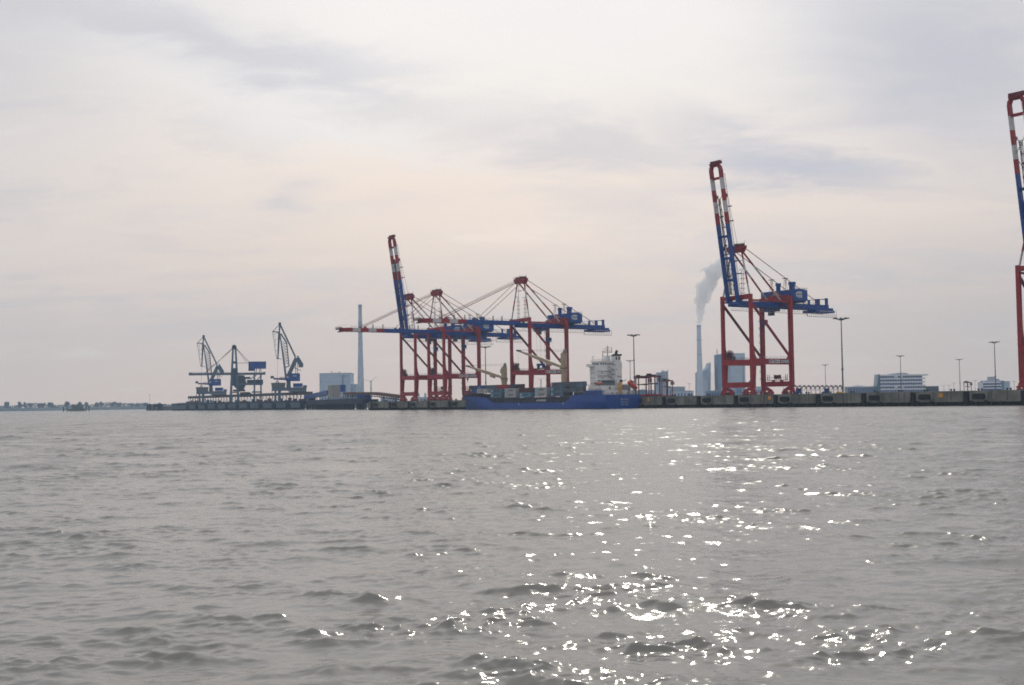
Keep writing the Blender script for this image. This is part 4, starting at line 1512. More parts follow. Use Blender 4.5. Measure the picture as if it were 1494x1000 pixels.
# office block with white storey bands
Y = 1500
o = bldg('office_building', 'office block with white storey bands and blue glass, behind the quay')
x0, x1, zt = face_box(1284, 1346.5, 546.5, Y, 20)
xg, _, _ = face_box(1277.5, 1284, 548, Y, 20)
root_at(o, x0, Y)
w_ = x1 - x0
hz = zt - QZ
m = MB()
fl = hz / 6.0
for k in range(1, 7):
    z1_ = fl * k
    ext_ = [0, .5, 3.0, 3.2, 2.6, 3.0, 6.5][k]
    m.prism([(0, 0), (w_ * .5, -1.2), (w_ + ext_, .6), (w_ + ext_, 16), (0, 16)], 2, z1_ - fl * .42, z1_)
m.build('storey_band', OFFW, o)
m = MB()
m.prism([(0.4, .6), (w_ * .5, -.5), (w_ - .4, 1.2), (w_ - .4, 15.5), (.4, 15.5)], 2, 0, hz - fl * .43)
m.build('glazing', OFFG, o)
m = MB()
for k in range(26):
    xx = 1 + (w_ - 2) * k / 25
    yy = .55 - 1.15 * (1 - abs(2 * xx / w_ - 1))
    m.span(xx - .12, xx + .12, yy - .12, yy + .3, 0, hz - fl * .5)
for k, (q, jj) in enumerate(((.32, 0), (.33, 2), (.32, 5), (.48, 5), (.36, 2), (.5, 2), (.36, 5), (.35, 0), (.5, 0))):
    xx = w_ * q
    m.span(xx, xx + 1.8, -1.6 + .3, -.3, fl * jj + .3, fl * jj + fl * .56)
m.build('window_frame', OFFW, o)
m = MB().prism([(xg - x0, 0), (-.05, 0), (-.05, hz + .1), (xg - x0 + 3.2, hz - .2)], 1, .4, 15.8)
m.build('glass_end', paint('teal_glass', (0.07, 0.16, 0.22), .2, .2, .3), o)
MB().prism([(xg - x0 + 2.6, hz - .15), (-.0, hz + .1), (0, hz + .9), (xg - x0 + 2.8, hz + .7)], 1, .2, 16).build('roof_edge', OFFW, o)
MB().prism([(w_ * .22, hz), (w_ * .72, hz), (w_ * .62, hz + 1.9), (w_ * .42, hz + 1.9), (w_ * .38, hz + 1.2), (w_ * .26, hz + 1.0)], 1, 4, 13).build('plant_room', PMID, o)
# low wing on the left
o = bldg('office_wing', 'low pale office wing with upright window strips, left of the banded block')
x0, x1, zt = face_box(1236.5, 1277, 564.5, Y + 6, 20)
root_at(o, x0, Y + 6)
w_, hz = x1 - x0, zt - QZ
MB().span(0, w_, 0, 14, 0, hz).build('wall', paint('wing_wall', (0.26, 0.32, 0.40), .6, .06), o)
m = MB()
front_windows(m, .5, w_ - .5, .6, hz - 1.2, 0, 18, 1, 0, .5, .9)
m.build('window', OFFG, o)
MB().span(-.2, w_, -.2, 14.2, hz, hz + .4).span(w_ * .26, w_ * .6, 3, 10, hz + .4, hz + 1.3).span(w_ * .33, w_ * .48, 4, 9, hz + 1.3, hz + 2.0).build('roof', OFFW, o)
# annexe on the right
o = bldg('annexe', 'low dark glazed annexe with a red mark, right of the banded office block')
x0, x1, zt = face_box(1349, 1369.5, 564, Y + 4, 20)
root_at(o, x0, Y + 4)
w_, hz = x1 - x0, zt - QZ
MB().span(0, w_, 0, 12, 0, hz).build('wall', paint('annexe_wall', (0.05, 0.10, 0.13), .4, .1), o)
MB().span(-.2, w_ + .2, -.2, 12, hz, hz + .35).build('roof', PBLUE, o)
MB().span(w_ * .54, w_ * .74, -.1, -.02, hz * .62, hz * .78).build('red_mark', REDD, o)
# white tower block near the right edge
o = bldg('tower_block', 'white block with blue window bands behind a light mast near the right edge')
Y = 1350
x0, x1, zt = face_box(1433.5, 1460.5, 557.5, Y, 18)
root_at(o, x0, Y)
w_, hz = x1 - x0, zt - QZ
MB().span(0, w_, 0, 14, 0, hz).build('wall', OFFW, o)
for k in range(4):
    MB().span(.3, w_ - .3, -.1, .0 - .02, hz * (.06 + .235 * k), hz * (.185 + .235 * k)).build('window', OFFG, o)
MB().span(w_ * .44, w_ * .76, 2, 10, hz, hz + 5.6).span(w_ * .17, w_ * .44, 2, 11, hz, hz + 1.6).span(w_ * .76, w_ * .97, 3, 10, hz, hz + 3.2).build('roof_block', paint('roof_block', (0.42, 0.47, 0.54), .6, .06), o)
MB().span(w_ + .05, w_ * 1.17, .4, 13, 0, hz + 1.2).build('stair_core', PBLUE, o)
MB().span(w_ * 1.17 + .05, w_ * 1.5, 1, 12, 0, hz + .7).build('wing', STONE, o)
# pale blue shed behind the ship stern
o = bldg('storage_shed', 'small pale blue shed with bright roof just right of the ship stern')
x0, x1, zt = face_box(932, 943, 569.5, 900, 10)
root_at(o, x0, 900)
w_, hz = x1 - x0, zt - QZ
MB().span(0, w_, 0, 12, 0, hz).build('wall', paint('shed_blue', (0.20, 0.33, 0.46), .6, .08), o)
MB().prism([(-.3, hz), (w_ + .3, hz), (w_ * .5, hz + .9)], 1, -.3, 12.3).build('roof', paint('bright_roof', (0.75, 0.75, 0.75), .35, .05), o)
MB().span(w_ * .3, w_ * .6, -.1, -.02, 0, hz * .7).build('door', PBLUE, o)
# grey silo block
o = bldg('silo_block', 'tall grey ribbed silo block behind the straddle carriers')
Y = 2200
x0, x1, zt = face_box(958.5, 975, 543.5, Y, 20)
root_at(o, x0, Y)
w_, hz = x1 - x0, zt - QZ
m = MB()
for k in range(5):
    m.tube((w_ * (k + .5) / 5, 2.2, 0), (w_ * (k + .5) / 5, 2.2, hz), w_ / 10 + .05, n=14)
m.span(0, w_, 2.3, 16, 0, hz - .2)
m.build('silo', PMID, o)
MB().span(w_ * .45, w_ * .95, 2, 14, hz, hz + 2.2).span(w_ * .5, w_ * .62, 4, 9, hz + 2.2, hz + 3.6).bar((w_ * 1.0, 5, hz), (w_ * 1.0, 5, hz + 5), .9, .9).bar((w_ * .53, 5, hz), (w_ * .53, 5, hz + 4.6), .5, .5).build('roof_house', PMID, o)
MB().span(-w_ * .2, 0, 3, 12, 0, hz * .62).build('stair_tower', STONE, o)
# low blocks between silo and power station
LOW = [(976, 999.5, 565, 2250, PMID, 'low grey blue hall between the silo block and the power station'), (982, 1012, 571, 2000, STONE, 'long low pale shed in front of the power station chimney'),
       (1033, 1058, 571, 1500, PBLUE, 'low dark blue container office left of the tallest crane'), (930, 957, 570, 2300, STONE, 'low pale shed behind the straddle carriers and ship stern'),
       (1074, 1083, 563, 2500, PBLUE, 'dark blue cube building behind the legs of the tallest crane'), (1100, 1112, 565, 2500, STONE, 'pale low hall behind the tallest crane'),
       (612, 640, 580, 2300, STONE, 'long low hazy shed behind the left crane legs'), (555, 580, 581, 2300, STONE, 'hazy low hall under the end of the conveyor gallery'), (690, 745, 581, 2400, PMID, 'hazy low hall behind the ship bow')]
for px0, px1, yt, Y, mt, lab in LOW:
    o = bldg('low_building', lab)
    x0, x1, zt = face_box(px0, px1, yt, Y, 20)
    root_at(o, x0, Y)
    w_, hz = x1 - x0, max(1.5, zt - QZ)
    MB().span(0, w_, 0, 22, 0, hz).build('wall', mt, o)
    MB().prism([(-.4, hz), (w_ + .4, hz), (w_ + .4, hz + .5), (w_ * .5, hz + 1.0), (-.4, hz + .5)], 1, -.3, 22.3).build('roof', PMID if mt is not PMID else STONE, o)
    m = MB()
    front_windows(m, 1, w_ - 1, hz * .3, hz * .8, 0, 6, 1, 0, .5, .7)
    m.build('window', OFFG, o)
for px, lab in ((610.5, 'hazy storage tower left of a pair between the crane legs'), (620.5, 'hazy storage tower right of a pair between the crane legs')):
    o = bldg('storage_tower', lab)
    x0, x1, zt = face_box(px - 1.6, px + 1.6, 574.5, 2300, 4)
    root_at(o, (x0 + x1) / 2, 2300)
    MB().tube((0, 0, 0), (0, 0, zt - QZ), (x1 - x0) / 2, n=14).build('silo', STONE, o)
    MB().tube((0, 0, zt - QZ), (0, 0, zt - QZ + 1.5), (x1 - x0) / 2 * .8, .4, n=14).build('roof', PMID, o)

# power station with smoking chimney
o = bldg('power_station', 'pale blue power station with a curved roof and tall boiler tower', 'power station')
Y = 2800
mp_ = 1850.0 / Y


def zx(px, py, Y_=Y):
    q = at(px, py, Y_)
    return q.x, q.z


bx, bz = zx(1020, 580)
root_at(o, bx, Y, QZ)


def loc(px, py):
    x, z = zx(px, py)
    return (x - bx, max(0, z - QZ))


m = MB()
m.prism([loc(1020, 580), loc(1037, 580), loc(1037, 529), loc(1034.5, 535), loc(1031, 539), loc(1027, 541.5), loc(1020, 543)], 1, 0, 60)
for k in range(12):
    z_ = loc(1020, 546 + k * 3)[1]
    m.span(loc(1020, 0)[0] + .5, loc(1036.5, 0)[0], -.3, -.02, z_, z_ + .5, 1)
m.build('turbine_hall', [PMID, PBLUE], o)
x_a, x_b, x_c, x_d = loc(1035.5, 0)[0], loc(1043, 0)[0], loc(1052.5, 0)[0], loc(1074.5, 0)[0]
MB().span(x_a, x_b, -1.5, 50, 0, loc(1040, 517.5)[1]).build('boiler_tower', PBLUE, o)
bt = MB().span(x_b + .1, x_d, -2.5, 55, 0, loc(1050, 516)[1])
for k in range(7):
    xx = x_b + 2 + k * 2.2
    bt.span(xx, xx + .8, -2.9, -2.52, 2, loc(1050, 516)[1] - 1, 1)
bt.build('boiler_house', [STONE, PMID], o)
MB().span(x_b + 3, x_c - 3, 5, 40, loc(1050, 516)[1], loc(1050, 514)[1]).build('roof_house', PMID, o)
MB().tube((x_a - .5, 4, 40), (x_a - .5, 4, loc(1035, 510)[1]), .9, .9, 8).build('vent_pipe', PBLUE, o)
MB().span(loc(1011.2, 0)[0], loc(1019.8, 0)[0], -4, 30, 0, loc(1015, 556.5)[1]).span(loc(1012, 0)[0], loc(1019.5, 0)[0], -2, 26, loc(1015, 556.5)[1], loc(1015, 555)[1]).build('filter_house', STONE, o)
MB().span(loc(1039, 0)[0], loc(1058, 0)[0], -14, -3, 0, loc(1045, 565.5)[1]).build('switch_house', STONE, o)


def chimney(px, ptop, pw_top, pw_base, Y, lab, mats, bands=None):
    o = bldg('chimney', lab, 'chimney')
    q = at(px, ptop, Y)
    root_at(o, q.x, Y)
    hz = q.z - QZ
    sc = Y / 1850.0
    r1, r0 = pw_top / 2 * sc, pw_base / 2 * sc
    prof = [(0, r0), (.35, r0 * .72 + r1 * .28), (.6, r0 * .3 + r1 * .7), (1.0, r1)]
    m = MB()
    nseg = 18
    for i in range(nseg):
        s0, s1 = i / nseg, (i + 1) / nseg

        def rr(s):
            for (a0, b0), (a1, b1) in zip(prof, prof[1:]):
                if s <= a1:
                    return b0 + (b1 - b0) * (s - a0) / (a1 - a0)
        m.tube((0, 0, hz * s0), (0, 0, hz * s1), rr(s0), rr(s1), 20, 1 if (bands and i in bands) else 0)
    st = m.build('stack', mats, o)
    m = MB()
    for s in (.6, .8, .985):
        m.tube((0, 0, hz * s - .6), (0, 0, hz * s + .6), rr(s) + .8, rr(s) + .8, 20)
    m.build('gallery_ring', PMID, st)
    return o


chimney(1019.5, 474.5, 6.2, 9.6, 2750, 'pale blue smoking chimney of the power station', [paint('chimney_pale', (0.58, 0.66, 0.76), .7, .06, .04), STONE])
chimney(525.3, 444.5, 5.2, 10.0, 2600, 'tall pale grey tapering chimney right of the pale blue hall', [STONE, PMID], bands=(13, 14, 17))

# steam plume from the power station chimney
PY = 2750
pl = MB()
rp_ = random.Random(3)
path = [(1019.6, 475, 3.0), (1019.8, 471, 4.0), (1020.5, 465, 5.4), (1021, 456, 7.2), (1022.5, 446, 8.4), (1024.5, 436, 10.0), (1028, 426, 11.5), (1031, 416, 13), (1035, 406, 13), (1040, 398, 12.5), (1046, 391, 11.5), (1054, 392, 12), (1061, 402, 10), (1064, 390, 9)]
scp = PY / 1850.0
for i, (px, py, r) in enumerate(path):
    for k in range(9):
        a = rp_.uniform(0, 2 * pi)
        d = rp_.uniform(0, .75) * r
        q = at(px + d * cos(a), py + d * sin(a), PY)
        rr_ = r * rp_.uniform(.42, .74) * scp
        pl.ball((q.x, q.y + rp_.uniform(-.6, .6) * r * scp, q.z), rr_, 0, 10, 7)
for px, py, r in ((1028, 393, 4.6), (1024, 394, 3.2), (1022, 397, 2.2), (1033, 391, 4)):
    q = at(px, py, PY)
    pl.ball((q.x, q.y, q.z), r * scp, 0, 10, 7, .7)
po = pl.build('steam_plume', [], None)
rm = po.modifiers.new('remesh', 'REMESH')
rm.mode = 'VOXEL'
rm.voxel_size = 1.6
dp = po.modifiers.new('displace', 'DISPLACE')
tx = bpy.data.textures.new('puff', 'CLOUDS')
tx.noise_scale = 9.0
tx.noise_depth = 3
dp.texture = tx
dp.texture_coords = 'GLOBAL'
dp.strength = 7.0
dp.mid_level = .5
bpy.context.view_layer.update()
me_ = bpy.data.meshes.new_from_object(po.evaluated_get(bpy.context.evaluated_depsgraph_get()))
po.modifiers.clear()
po.data = me_
pm = bpy.data.materials.new('steam')
pm.use_nodes = True
pm.node_tree.nodes.clear()
t = NT(pm.node_tree)
pv = t.n('ShaderNodeVolumePrincipled', ins={'Color': (0.995, 0.997, 1.0, 1), 'Density': 0.10, 'Anisotropy': 0.3})
t.n('ShaderNodeOutputMaterial', ins={'Volume': pv.outputs[0]})
me_.materials.clear()
me_.materials.append(pm)
tag(po, 'billowing white steam plume rising from the power station chimney', 'steam', kind='stuff')

# pale hall and its annexe at the left
o = bldg('power_hall', 'large pale blue windowless hall behind the conveyor tower')
Y = 2400
bx, bz = zx(466.3, 590, Y)
root_at(o, bx, Y, QZ)


def loc2(px, py, Y_=2400):
    x, z = zx(px, py, Y_)
    return (x - bx, max(0, z - QZ))


ht = loc2(490, 545.2)[1]
m = MB().span(0, loc2(511.5, 560)[0], 0, 50, 0, ht, 0)
for q in (.42, .72):
    m.span(0.2, loc2(511.5, 560)[0] - .2, -.25, -.02, ht * q, ht * q + .6, 1)
for k in range(8):
    xx = loc2(511.5, 560)[0] * k / 8 + 2
    m.span(xx, xx + .3, -.25, -.02, .5, ht - .5, 1)
m.span(loc2(494.5, 0)[0], loc2(496.5, 0)[0], -.5, -.02, ht * .3, ht * .94, 2).span(loc2(494.5, 0)[0], loc2(501, 0)[0], -.6, -.26, ht * .90, ht * .93, 2)
HALL = paint('hall_panel', (0.47, 0.58, 0.70), .7, .06, .03)
m.build('wall', [HALL, paint('hall_seam', (0.36, 0.46, 0.58), .7), PBLUE], o)
m = MB().span(-.4, loc2(511.5, 560)[0] + .4, -.4, 50.4, ht, ht + .9)
for px, h_ in ((478.5, 4.0), (481, 2.6), (485, 1.6), (489, 2.2), (491, 3.0), (498, 1.4)):
    xx = loc2(px, 0)[0]
    m.span(xx - .6, xx + .6, 5, 7, ht + .9, ht + .9 + h_ * 1.1)
m.build('roof', PMID, o)
MB().span(loc2(511.8, 560)[0] + .3, loc2(519.5, 560)[0], 2, 30, 0, loc2(515, 560.5)[1]).build('annexe', paint('annexe_panel', (0.32, 0.42, 0.53), .7), o)  # darker blue-grey panel colour for the annexe


# wind turbines
def turbine(px, yhub, blade_px, Y, rot, lab):
    o = bldg('wind_turbine', lab, 'wind turbine')
    q = at(px, yhub, Y)
    root_at(o, q.x, Y)
    hz = q.z - QZ
    MB().tube((0, 0, 0), (0, 0, hz), 2.2, 1.3, 12).build('tower', OFFW, o)
    na = MB().span(-1.6, 1.6, -4, 6, hz - 1.4, hz + 1.8)
    na.tube((0, -4.0, hz), (0, -6.0, hz), 1.7, .5, 10)
    na.build('nacelle', OFFW, o)
    L = blade_px * Y / 1850.0
    for k in range(3):
        a = rot + k * 2 * pi / 3
        m = MB()
        d = Vector((sin(a), 0, cos(a)))
        c0 = Vector((0, -5, hz))
        m.bar(c0 + d * 1.2, c0 + d * L * .25, 1.6, 1.0, 0, 3.6, .9)
        m.bar(c0 + d * L * .25, c0 + d * L, 3.6, .9, 0, .5, .3)
        m.build('blade', OFFW, o)


turbine(541, 557, 14.0, 2600, radians(52), 'white wind turbine right of the tall grey chimney')
turbine(789, 554.5, 11.5, 2900, radians(57), 'white wind turbine seen through the crane legs above the ship')

# ------------------------------------------------------------------ bulk jetty at the left
J0 = at(425.7, 590, 1450)
J0.z = 0
J1 = at(312.0, 590, 1684)
J1.z = 0
JD = (J1 - J0).normalized()                              # along the jetty, to the left and away
JN = Vector((JD.y, -JD.x, 0))
if JN.y > 0:
    JN = -JN                                             # towards the viewer
JL = (J1 - J0).length
JRZ = math.atan2(JD.y, JD.x)                             # local +x runs along the jetty, local +y points away from JN or to it
SIDE = 1.0 if Vector((-sin(JRZ), cos(JRZ), 0)).dot(JN) > 0 else -1.0


def jet(s, nn, z=0.0):
    return J0 + JD * s + JN * nn + Vector((0, 0, z))


JZ = 9.0
jt = empty('bulk_jetty')
jt.location = J0
jt.rotation_euler = (0, 0, JRZ)
tag(jt, 'long dark bulk jetty with grey panels on the left of the harbour', 'jetty')
S0, S1 = -62.0, 420.0
fy = SIDE * 14.0


def jspan(m, s0, s1, n0, n1, z0, z1, mi=0):
    m.span(s0, s1, SIDE * n0, SIDE * n1, z0, z1, mi)


m = MB()
jspan(m, S0, S1, -12, 13.5, 6.6, JZ)
jspan(m, S0, S1, 12.6, 13.6, JZ, JZ + .5)
m.build('deck', TIMB, jt)
m = MB()
jspan(m, S0 + 1, S1 - 1, 9.0, 10.0, -2, 6.6)
k = S0 + 3
while k < S1:
    m.tube((k, SIDE * 13, -2), (k, SIDE * 13, 6.6), .9, n=8)
    k += 7.5
m.build('pile_wall', TIMB, jt)
k = S0 + 2
JP = paint('jetty_panel', (0.085, 0.125, 0.17), .9, .25, .2, streak=.5, dirt=(.06, .065, .07))  # haze blue put into the panel base; the streaks are dirt
while k < S1 - 30:
    m = MB()
    jspan(m, k, k + 27, 13.7, 14.6, 2.2, 8.2)
    jspan(m, k + 8, k + 8.6, 14.6, 14.8, 2.0, 8.2)
    m.build('fender_panel', JP, jt)
    k += 43 if k < 40 else 40
m = MB()
jspan(m, S1 - 70, S1 - 2, 13.7, 14.5, 1.8, 7.6)
m.build('end_panel', JP, jt)
m = MB()
m.rail((S0, SIDE * 13.2, JZ), (S1, SIDE * 13.2, JZ), 1.3, 6, .14)
m.build('railing', TIMB, jt)
# the covered conveyor along the jetty
cg = empty('conveyor_gallery')
cg.location = J0
cg.rotation_euler = (0, 0, JRZ)
m = MB()
jspan(m, -40, 400, -9, -4, JZ + 7.6, JZ + 10.6, 0)
jspan(m, -40, 400, -9.2, -3.8, JZ + 10.6, JZ + 11.0, 1)
m.build('gallery', [paint('gallery_brown', (0.085, 0.065, 0.065), .8), TIMB], cg)
m = MB()
k = -38
while k < 400:
    for nn in (-8.5, -4.5):
        m.bar((k, SIDE * nn, JZ), (k, SIDE * nn, JZ + 7.6), .5)
    m.bar((k, SIDE * -4.5, JZ), (k + 11, SIDE * -4.5, JZ + 7.6), .3)
    k += 11
m.build('trestle', TIMB, cg)
m = MB()
rr2 = random.Random(9)
k = -36
while k < 390:
    jspan(m, k, k + rr2.uniform(4, 9), -3.5, -1.0, JZ, JZ + rr2.uniform(2.0, 5.0), rr2.choice((0, 0, 1, 2)))
    k += rr2.uniform(9, 19)
m.build('machine_cover', [BLUED, PMID, REDD], cg)
tag(cg, 'long brown roofed conveyor gallery running along the bulk jetty', 'conveyor')
# mooring dolphins beyond the jetty head
do = empty('mooring_dolphin')
m = MB()
for k in range(7):
    a = 2 * pi * k / 7
    m.tube((4.2 * cos(a), 4.2 * sin(a), -3), (3.0 * cos(a), 3.0 * sin(a), 8.6), .8, n=8)
m.build('pile_cluster', TIMB, do)
MB().tube((0, 0, 8.0), (0, 0, 10.0), 4.4, n=12).build('cap', TIMB, do)
MB().tube((0, 0, 10), (0, 0, 12), .7, .5, 8).build('bollard', TIMB, do)
for i, (px, lab) in enumerate(((217.8, 'leftmost dark mooring dolphin beyond the jetty head'), (226.5, 'dark mooring dolphin in the middle of the three beyond the jetty'), (233.8, 'dark mooring dolphin next to the jetty head'))):
    o = do if i == 0 else copy_tree(do)
    q = at(px, 598, 2050 - i * 30)
    o.location = (q.x, q.y, 0)
    tag(o, lab, 'dolphin', 'mooring dolphins off the jetty')
o = MB().bar(at(217.8, 592, 2050) + Vector((0, 0, 2)), at(242, 592, 1975) + Vector((0, 0, 2)), 2.0, 1.0).build('footbridge', TIMB)
tag(o, 'thin dark footbridge linking the dolphins to the jetty head', 'footbridge')
o = empty('beacon_mast')
q = at(218.5, 576, 2046)
o.location = (q.x, q.y, 12)
MB().tube((0, 0, 0), (0, 0, q.z - 12), .22, .12, 6).build('pole', TIMB, o)
MB().span(-.5, .5, -.5, .5, q.z - 12.6, q.z - 11.6).build('lamp', TIMB, o)
tag(o, 'very thin mast on the leftmost mooring dolphin', 'mast')


# luffing grab cranes: local x to the right in the photo, z up; k metres per zoomed pixel
class HB(MB):
    """the bulk cranes have stout members"""
    def bar(self, p0, p1, wd, hg=None, m=0, w1=None, h1=None):
        k = 1.4
        return MB.bar(self, p0, p1, wd * k, None if hg is None else hg * k, m, None if w1 is None else w1 * k, None if h1 is None else h1 * k)


def luffing(loc_, sc, lab):
    o = empty('luffing_crane')
    o.location = loc_
    o.rotation_euler = (0, 0, math.atan2(loc_.x, loc_.y) * -1)
    K = .1097 * sc

    def P(x, y, yy=0.0):
        return Vector(((x - 255) * K, yy, (885 - y) * K))

    def bx_(m, x0, x1, y0, y1, d0, d1, mi=0):
        a, b_ = P(x0, y0), P(x1, y1)
        m.span(a.x, b_.x, d0, d1, a.z, b_.z, mi)
    # portal
    for x0, x1 in ((112, 132), (148, 180)):
        for d in (-6, 4.5):
            m = HB()
            bx_(m, x0, x1, 885, 770, d, d + 1.6)
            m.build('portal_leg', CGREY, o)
    m = HB()
    bx_(m, 85, 440, 770, 738, -7, 7)
    m.prism([tuple(P(250, 772).xz), tuple(P(440, 772).xz), tuple(P(440, 800).xz), tuple(P(430, 800).xz), tuple(P(400, 785).xz), tuple(P(265, 785).xz)], 1, -5, 5)
    bx_(m, 405, 445, 738, 715, -4, 4)
    bx_(m, 85, 92, 738, 800, -5, -4)
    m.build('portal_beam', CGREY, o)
    m = HB()
    a, b_, c_, d_ = P(80, 686), P(228, 686), P(222, 738), P(86, 738)
    m.prism([(a.x, a.z), (b_.x, b_.z), (c_.x, c_.z), (d_.x, d_.z)], 1, -6, 6)
    m.build('hopper', paint('hopper_grey', (0.11, 0.125, 0.135), .7), o)
    m = HB()
    bx_(m, 304, 400, 694, 730, -4, 4, 0)
    bx_(m, 304, 400, 730, 738, -4.2, 4.2, 1)
    m.build('switch_house', [BLUE, WHITE], o)
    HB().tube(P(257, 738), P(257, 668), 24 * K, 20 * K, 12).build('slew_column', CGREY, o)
    m = HB()
    bx_(m, 228, 375, 670, 632, -4.5, 4.5, 0)
    bx_(m, 272, 375, 632, 590, -4, 4, 0)
    bx_(m, 302, 338, 622, 612, -4.1, -4.02, 1)
    m.build('machine_house', [BLUE, WHITE], o)
    m = HB().bar(P(105, 643), P(232, 650), 1.6, 1.4)
    for k in range(5):
        m.bar(P(172 + k * 12, 644), P(172 + k * 12, 625), .5)
    arm = m.build('cab_arm', BLUED, o)
    m = HB()
    bx_(m, 74, 108, 640, 615, -2.2, 1.6)
    m.build('operator_cab', DARK, arm)
    # boom, rack rod, fly jib, back tie, counterweight lever
    m = HB()
    for d in (-2.2, 2.2):
        m.bar(P(232, 640, d), P(200, 380, d * .7), 1.7, 2.8, 0, 1.4, 2.4)
        m.bar(P(200, 380, d * .7), P(168, 155, d * .3), 1.4, 2.4, 0, .8, 1.5)
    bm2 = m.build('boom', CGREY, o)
    m = HB().bar(P(180, 175), P(240, 270), .9, 1.2).bar(P(240, 270), P(264, 515), .9, 1.0).bar(P(264, 515), P(215, 528), .8, .8)
    for k in range(8):
        m.bar(P(196 + k * 4, 255 + k * 30), P(240 + k * 3, 285 + k * 30), .4).bar(P(196 + k * 4, 275 + k * 30), P(240 + k * 3, 285 + k * 30), .3)
    m.build('rack_rod', CGREY, bm2)
    m = HB().bar(P(172, 70), P(164, 165), 1.2, 1.2).bar(P(164, 165), P(149, 435), 1.8, 2.2, 0, 1.0, 1.2)
    m.bar(P(172, 75), P(96, 155), .5).bar(P(96, 155), P(136, 430), .4).bar(P(96, 153), P(160, 160), .7, .9).bar(P(118, 172), P(128, 290), .25)
    for k in range(4):
        m.bar(P(102 + k * 8, 190 + k * 55), P(158 - k * 3, 165 + k * 60), .2)
    m.ball(P(171, 70), 1.7, 0, 8, 6).ball(P(148, 432), 1.2, 0, 8, 6)
    m.bar(P(150, 432), P(186, 440), .4)
    m.build('fly_jib', paint('jib_grey_hazed', (0.08, 0.115, 0.15), .6), bm2)  # jib grey tinted blue to carry distance haze
    m = HB()
    for d in (-1.2, 1.2):
        m.bar(P(174, 80, d), P(330, 420, d), .9, 1.3)
    m.build('back_tie', CGREY, o)
    m = HB()
    for d in (-2, 2):
        m.bar(P(250, 625, d), P(340, 430, d), 1.4, 3.2).bar(P(340, 430, d), P(388, 520, d), 1.3, 2.4).bar(P(350, 408, d), P(408, 505, d), .8, 1.2)
        m.bar(P(332, 460, d), P(332, 590, d), .6).bar(P(350, 470, d), P(352, 590, d), .5)
    bx_(m, 362, 408, 527, 500, -3, 3)
    m.bar(P(290, 520), P(386, 562), .6, .5)
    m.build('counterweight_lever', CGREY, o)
    m = HB()
    for d in (-.6, .6):
        m.bar(P(148, 432, d), P(143, 660, d * 2), .16)
    m.build('hoist_rope', CABLE, o)
    m = HB().prism([tuple(P(143, 655).xz), tuple(P(124, 686).xz), tuple(P(134, 690).xz), tuple(P(143, 668).xz), tuple(P(152, 690).xz), tuple(P(162, 686).xz)], 1, -1.5, 1.5)
    m.build('grab', DARK, o)
    tag(o, lab, 'harbour crane', 'grey luffing grab cranes on the bulk jetty')
    return o


luffing(jet(0, 4, JZ), 1.0, 'grey luffing grab crane on the jetty, the taller one right of the ship unloader')
luffing(jet(JL, 4, JZ), 1.0 * 99.4 / 115.4 * 1684 / 1450, 'grey luffing grab crane on the jetty, left of and overlapping the ship unloader')

# ship unloader between them
UL = jet(JL * .60, 0, JZ)
uo = empty('ship_unloader')
uq = at(341.5, 585, UL.y)
uo.location = (uq.x, UL.y, JZ)
uo.rotation_euler = (0, 0, -math.atan2(uq.x, UL.y))
KU = UL.y / 1850.0 / 8.0


def PU(x, y, d=0.0):
    return Vector(((x - 572) * KU, d, (868 - y) * KU))


def ub(m, x0, x1, y0, y1, d0, d1, mi=0):
    a, b_ = PU(x0, y0), PU(x1, y1)
    m.span(a.x, b_.x, d0, d1, a.z, b_.z, mi)


UG = paint('unloader_grey_hazed', (0.06, 0.11, 0.175), .6)  # unloader grey with the haze blue painted in
for d in (-5, 5):
    m = HB().bar(PU(562, 235, d * .3), PU(532, 868, d), 1.6, 1.6, 0, 2.2, 2.2).bar(PU(592, 235, d * .3), PU(622, 868, d), 1.6, 1.6, 0, 2.2, 2.2)
    for y, w_ in ((390, 38), (402, 38), (468, 46), (660, 70), (745, 80)):
        m.bar(PU(577 - w_ / 2, y, d * .6), PU(577 + w_ / 2, y, d * .6), 1.0, 1.0)
    m.build('tower_frame', UG, uo)
HB().ball(PU(576, 215), 3.0, 0, 10, 7).bar(PU(550, 228), PU(602, 228), 3.0, 2.0).build('tower_head', DARK, uo)
m = HB()
for d in (-2.6, 2.6):
    m.span(PU(65, 0).x, PU(925, 0).x, d - .6, d + .6, PU(0, 542).z, PU(0, 516).z)
m.bar(PU(65, 510, -3), PU(540, 510, -3), .25, .25)
for x0 in (62, 905):
    ub(m, x0, x0 + 28, 510, 542, -3.4, 3.4)
for k in range(9):
    ub(m, 130 + k * 95, 136 + k * 95, 540, 518, -2, 2)
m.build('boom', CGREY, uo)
m = HB()
for d in (-2, 2):
    for (a, b_) in (((552, 228), (395, 385)), ((395, 385), (300, 452)), ((556, 238), (330, 440)), ((330, 440), (240, 516)), ((600, 228), (742, 388)), ((603, 240), (716, 392)), ((560, 402), (735, 403)), ((742, 388), (830, 400))):
        m.bar(PU(*a, d), PU(*b_, d), .32, .32)
m.build('stay', CABLE, uo)
m = HB()
ub(m, 738, 940, 470, 392, -7, 7, 0)
ub(m, 738, 805, 495, 470, -6, 6, 0)
ub(m, 738, 758, 492, 394, -7.1, -7.02, 1)
ub(m, 735, 942, 392, 388, -7.2, 7.2, 0)
m.build('machinery_house', [BLUE, BLUED], uo)
m = HB()
for x in (805, 825, 858, 876):
    ub(m, x, x + 8, 515, 470, -4, -3)
for x0, x1 in ((796, 814), (872, 888)):
    for d in (-6, 5):
        ub(m, x0, x1, 868, 540, d, d + 1.5)
ub(m, 615, 900, 662, 640, -6, 6)
ub(m, 775, 890, 752, 736, -6, 6)
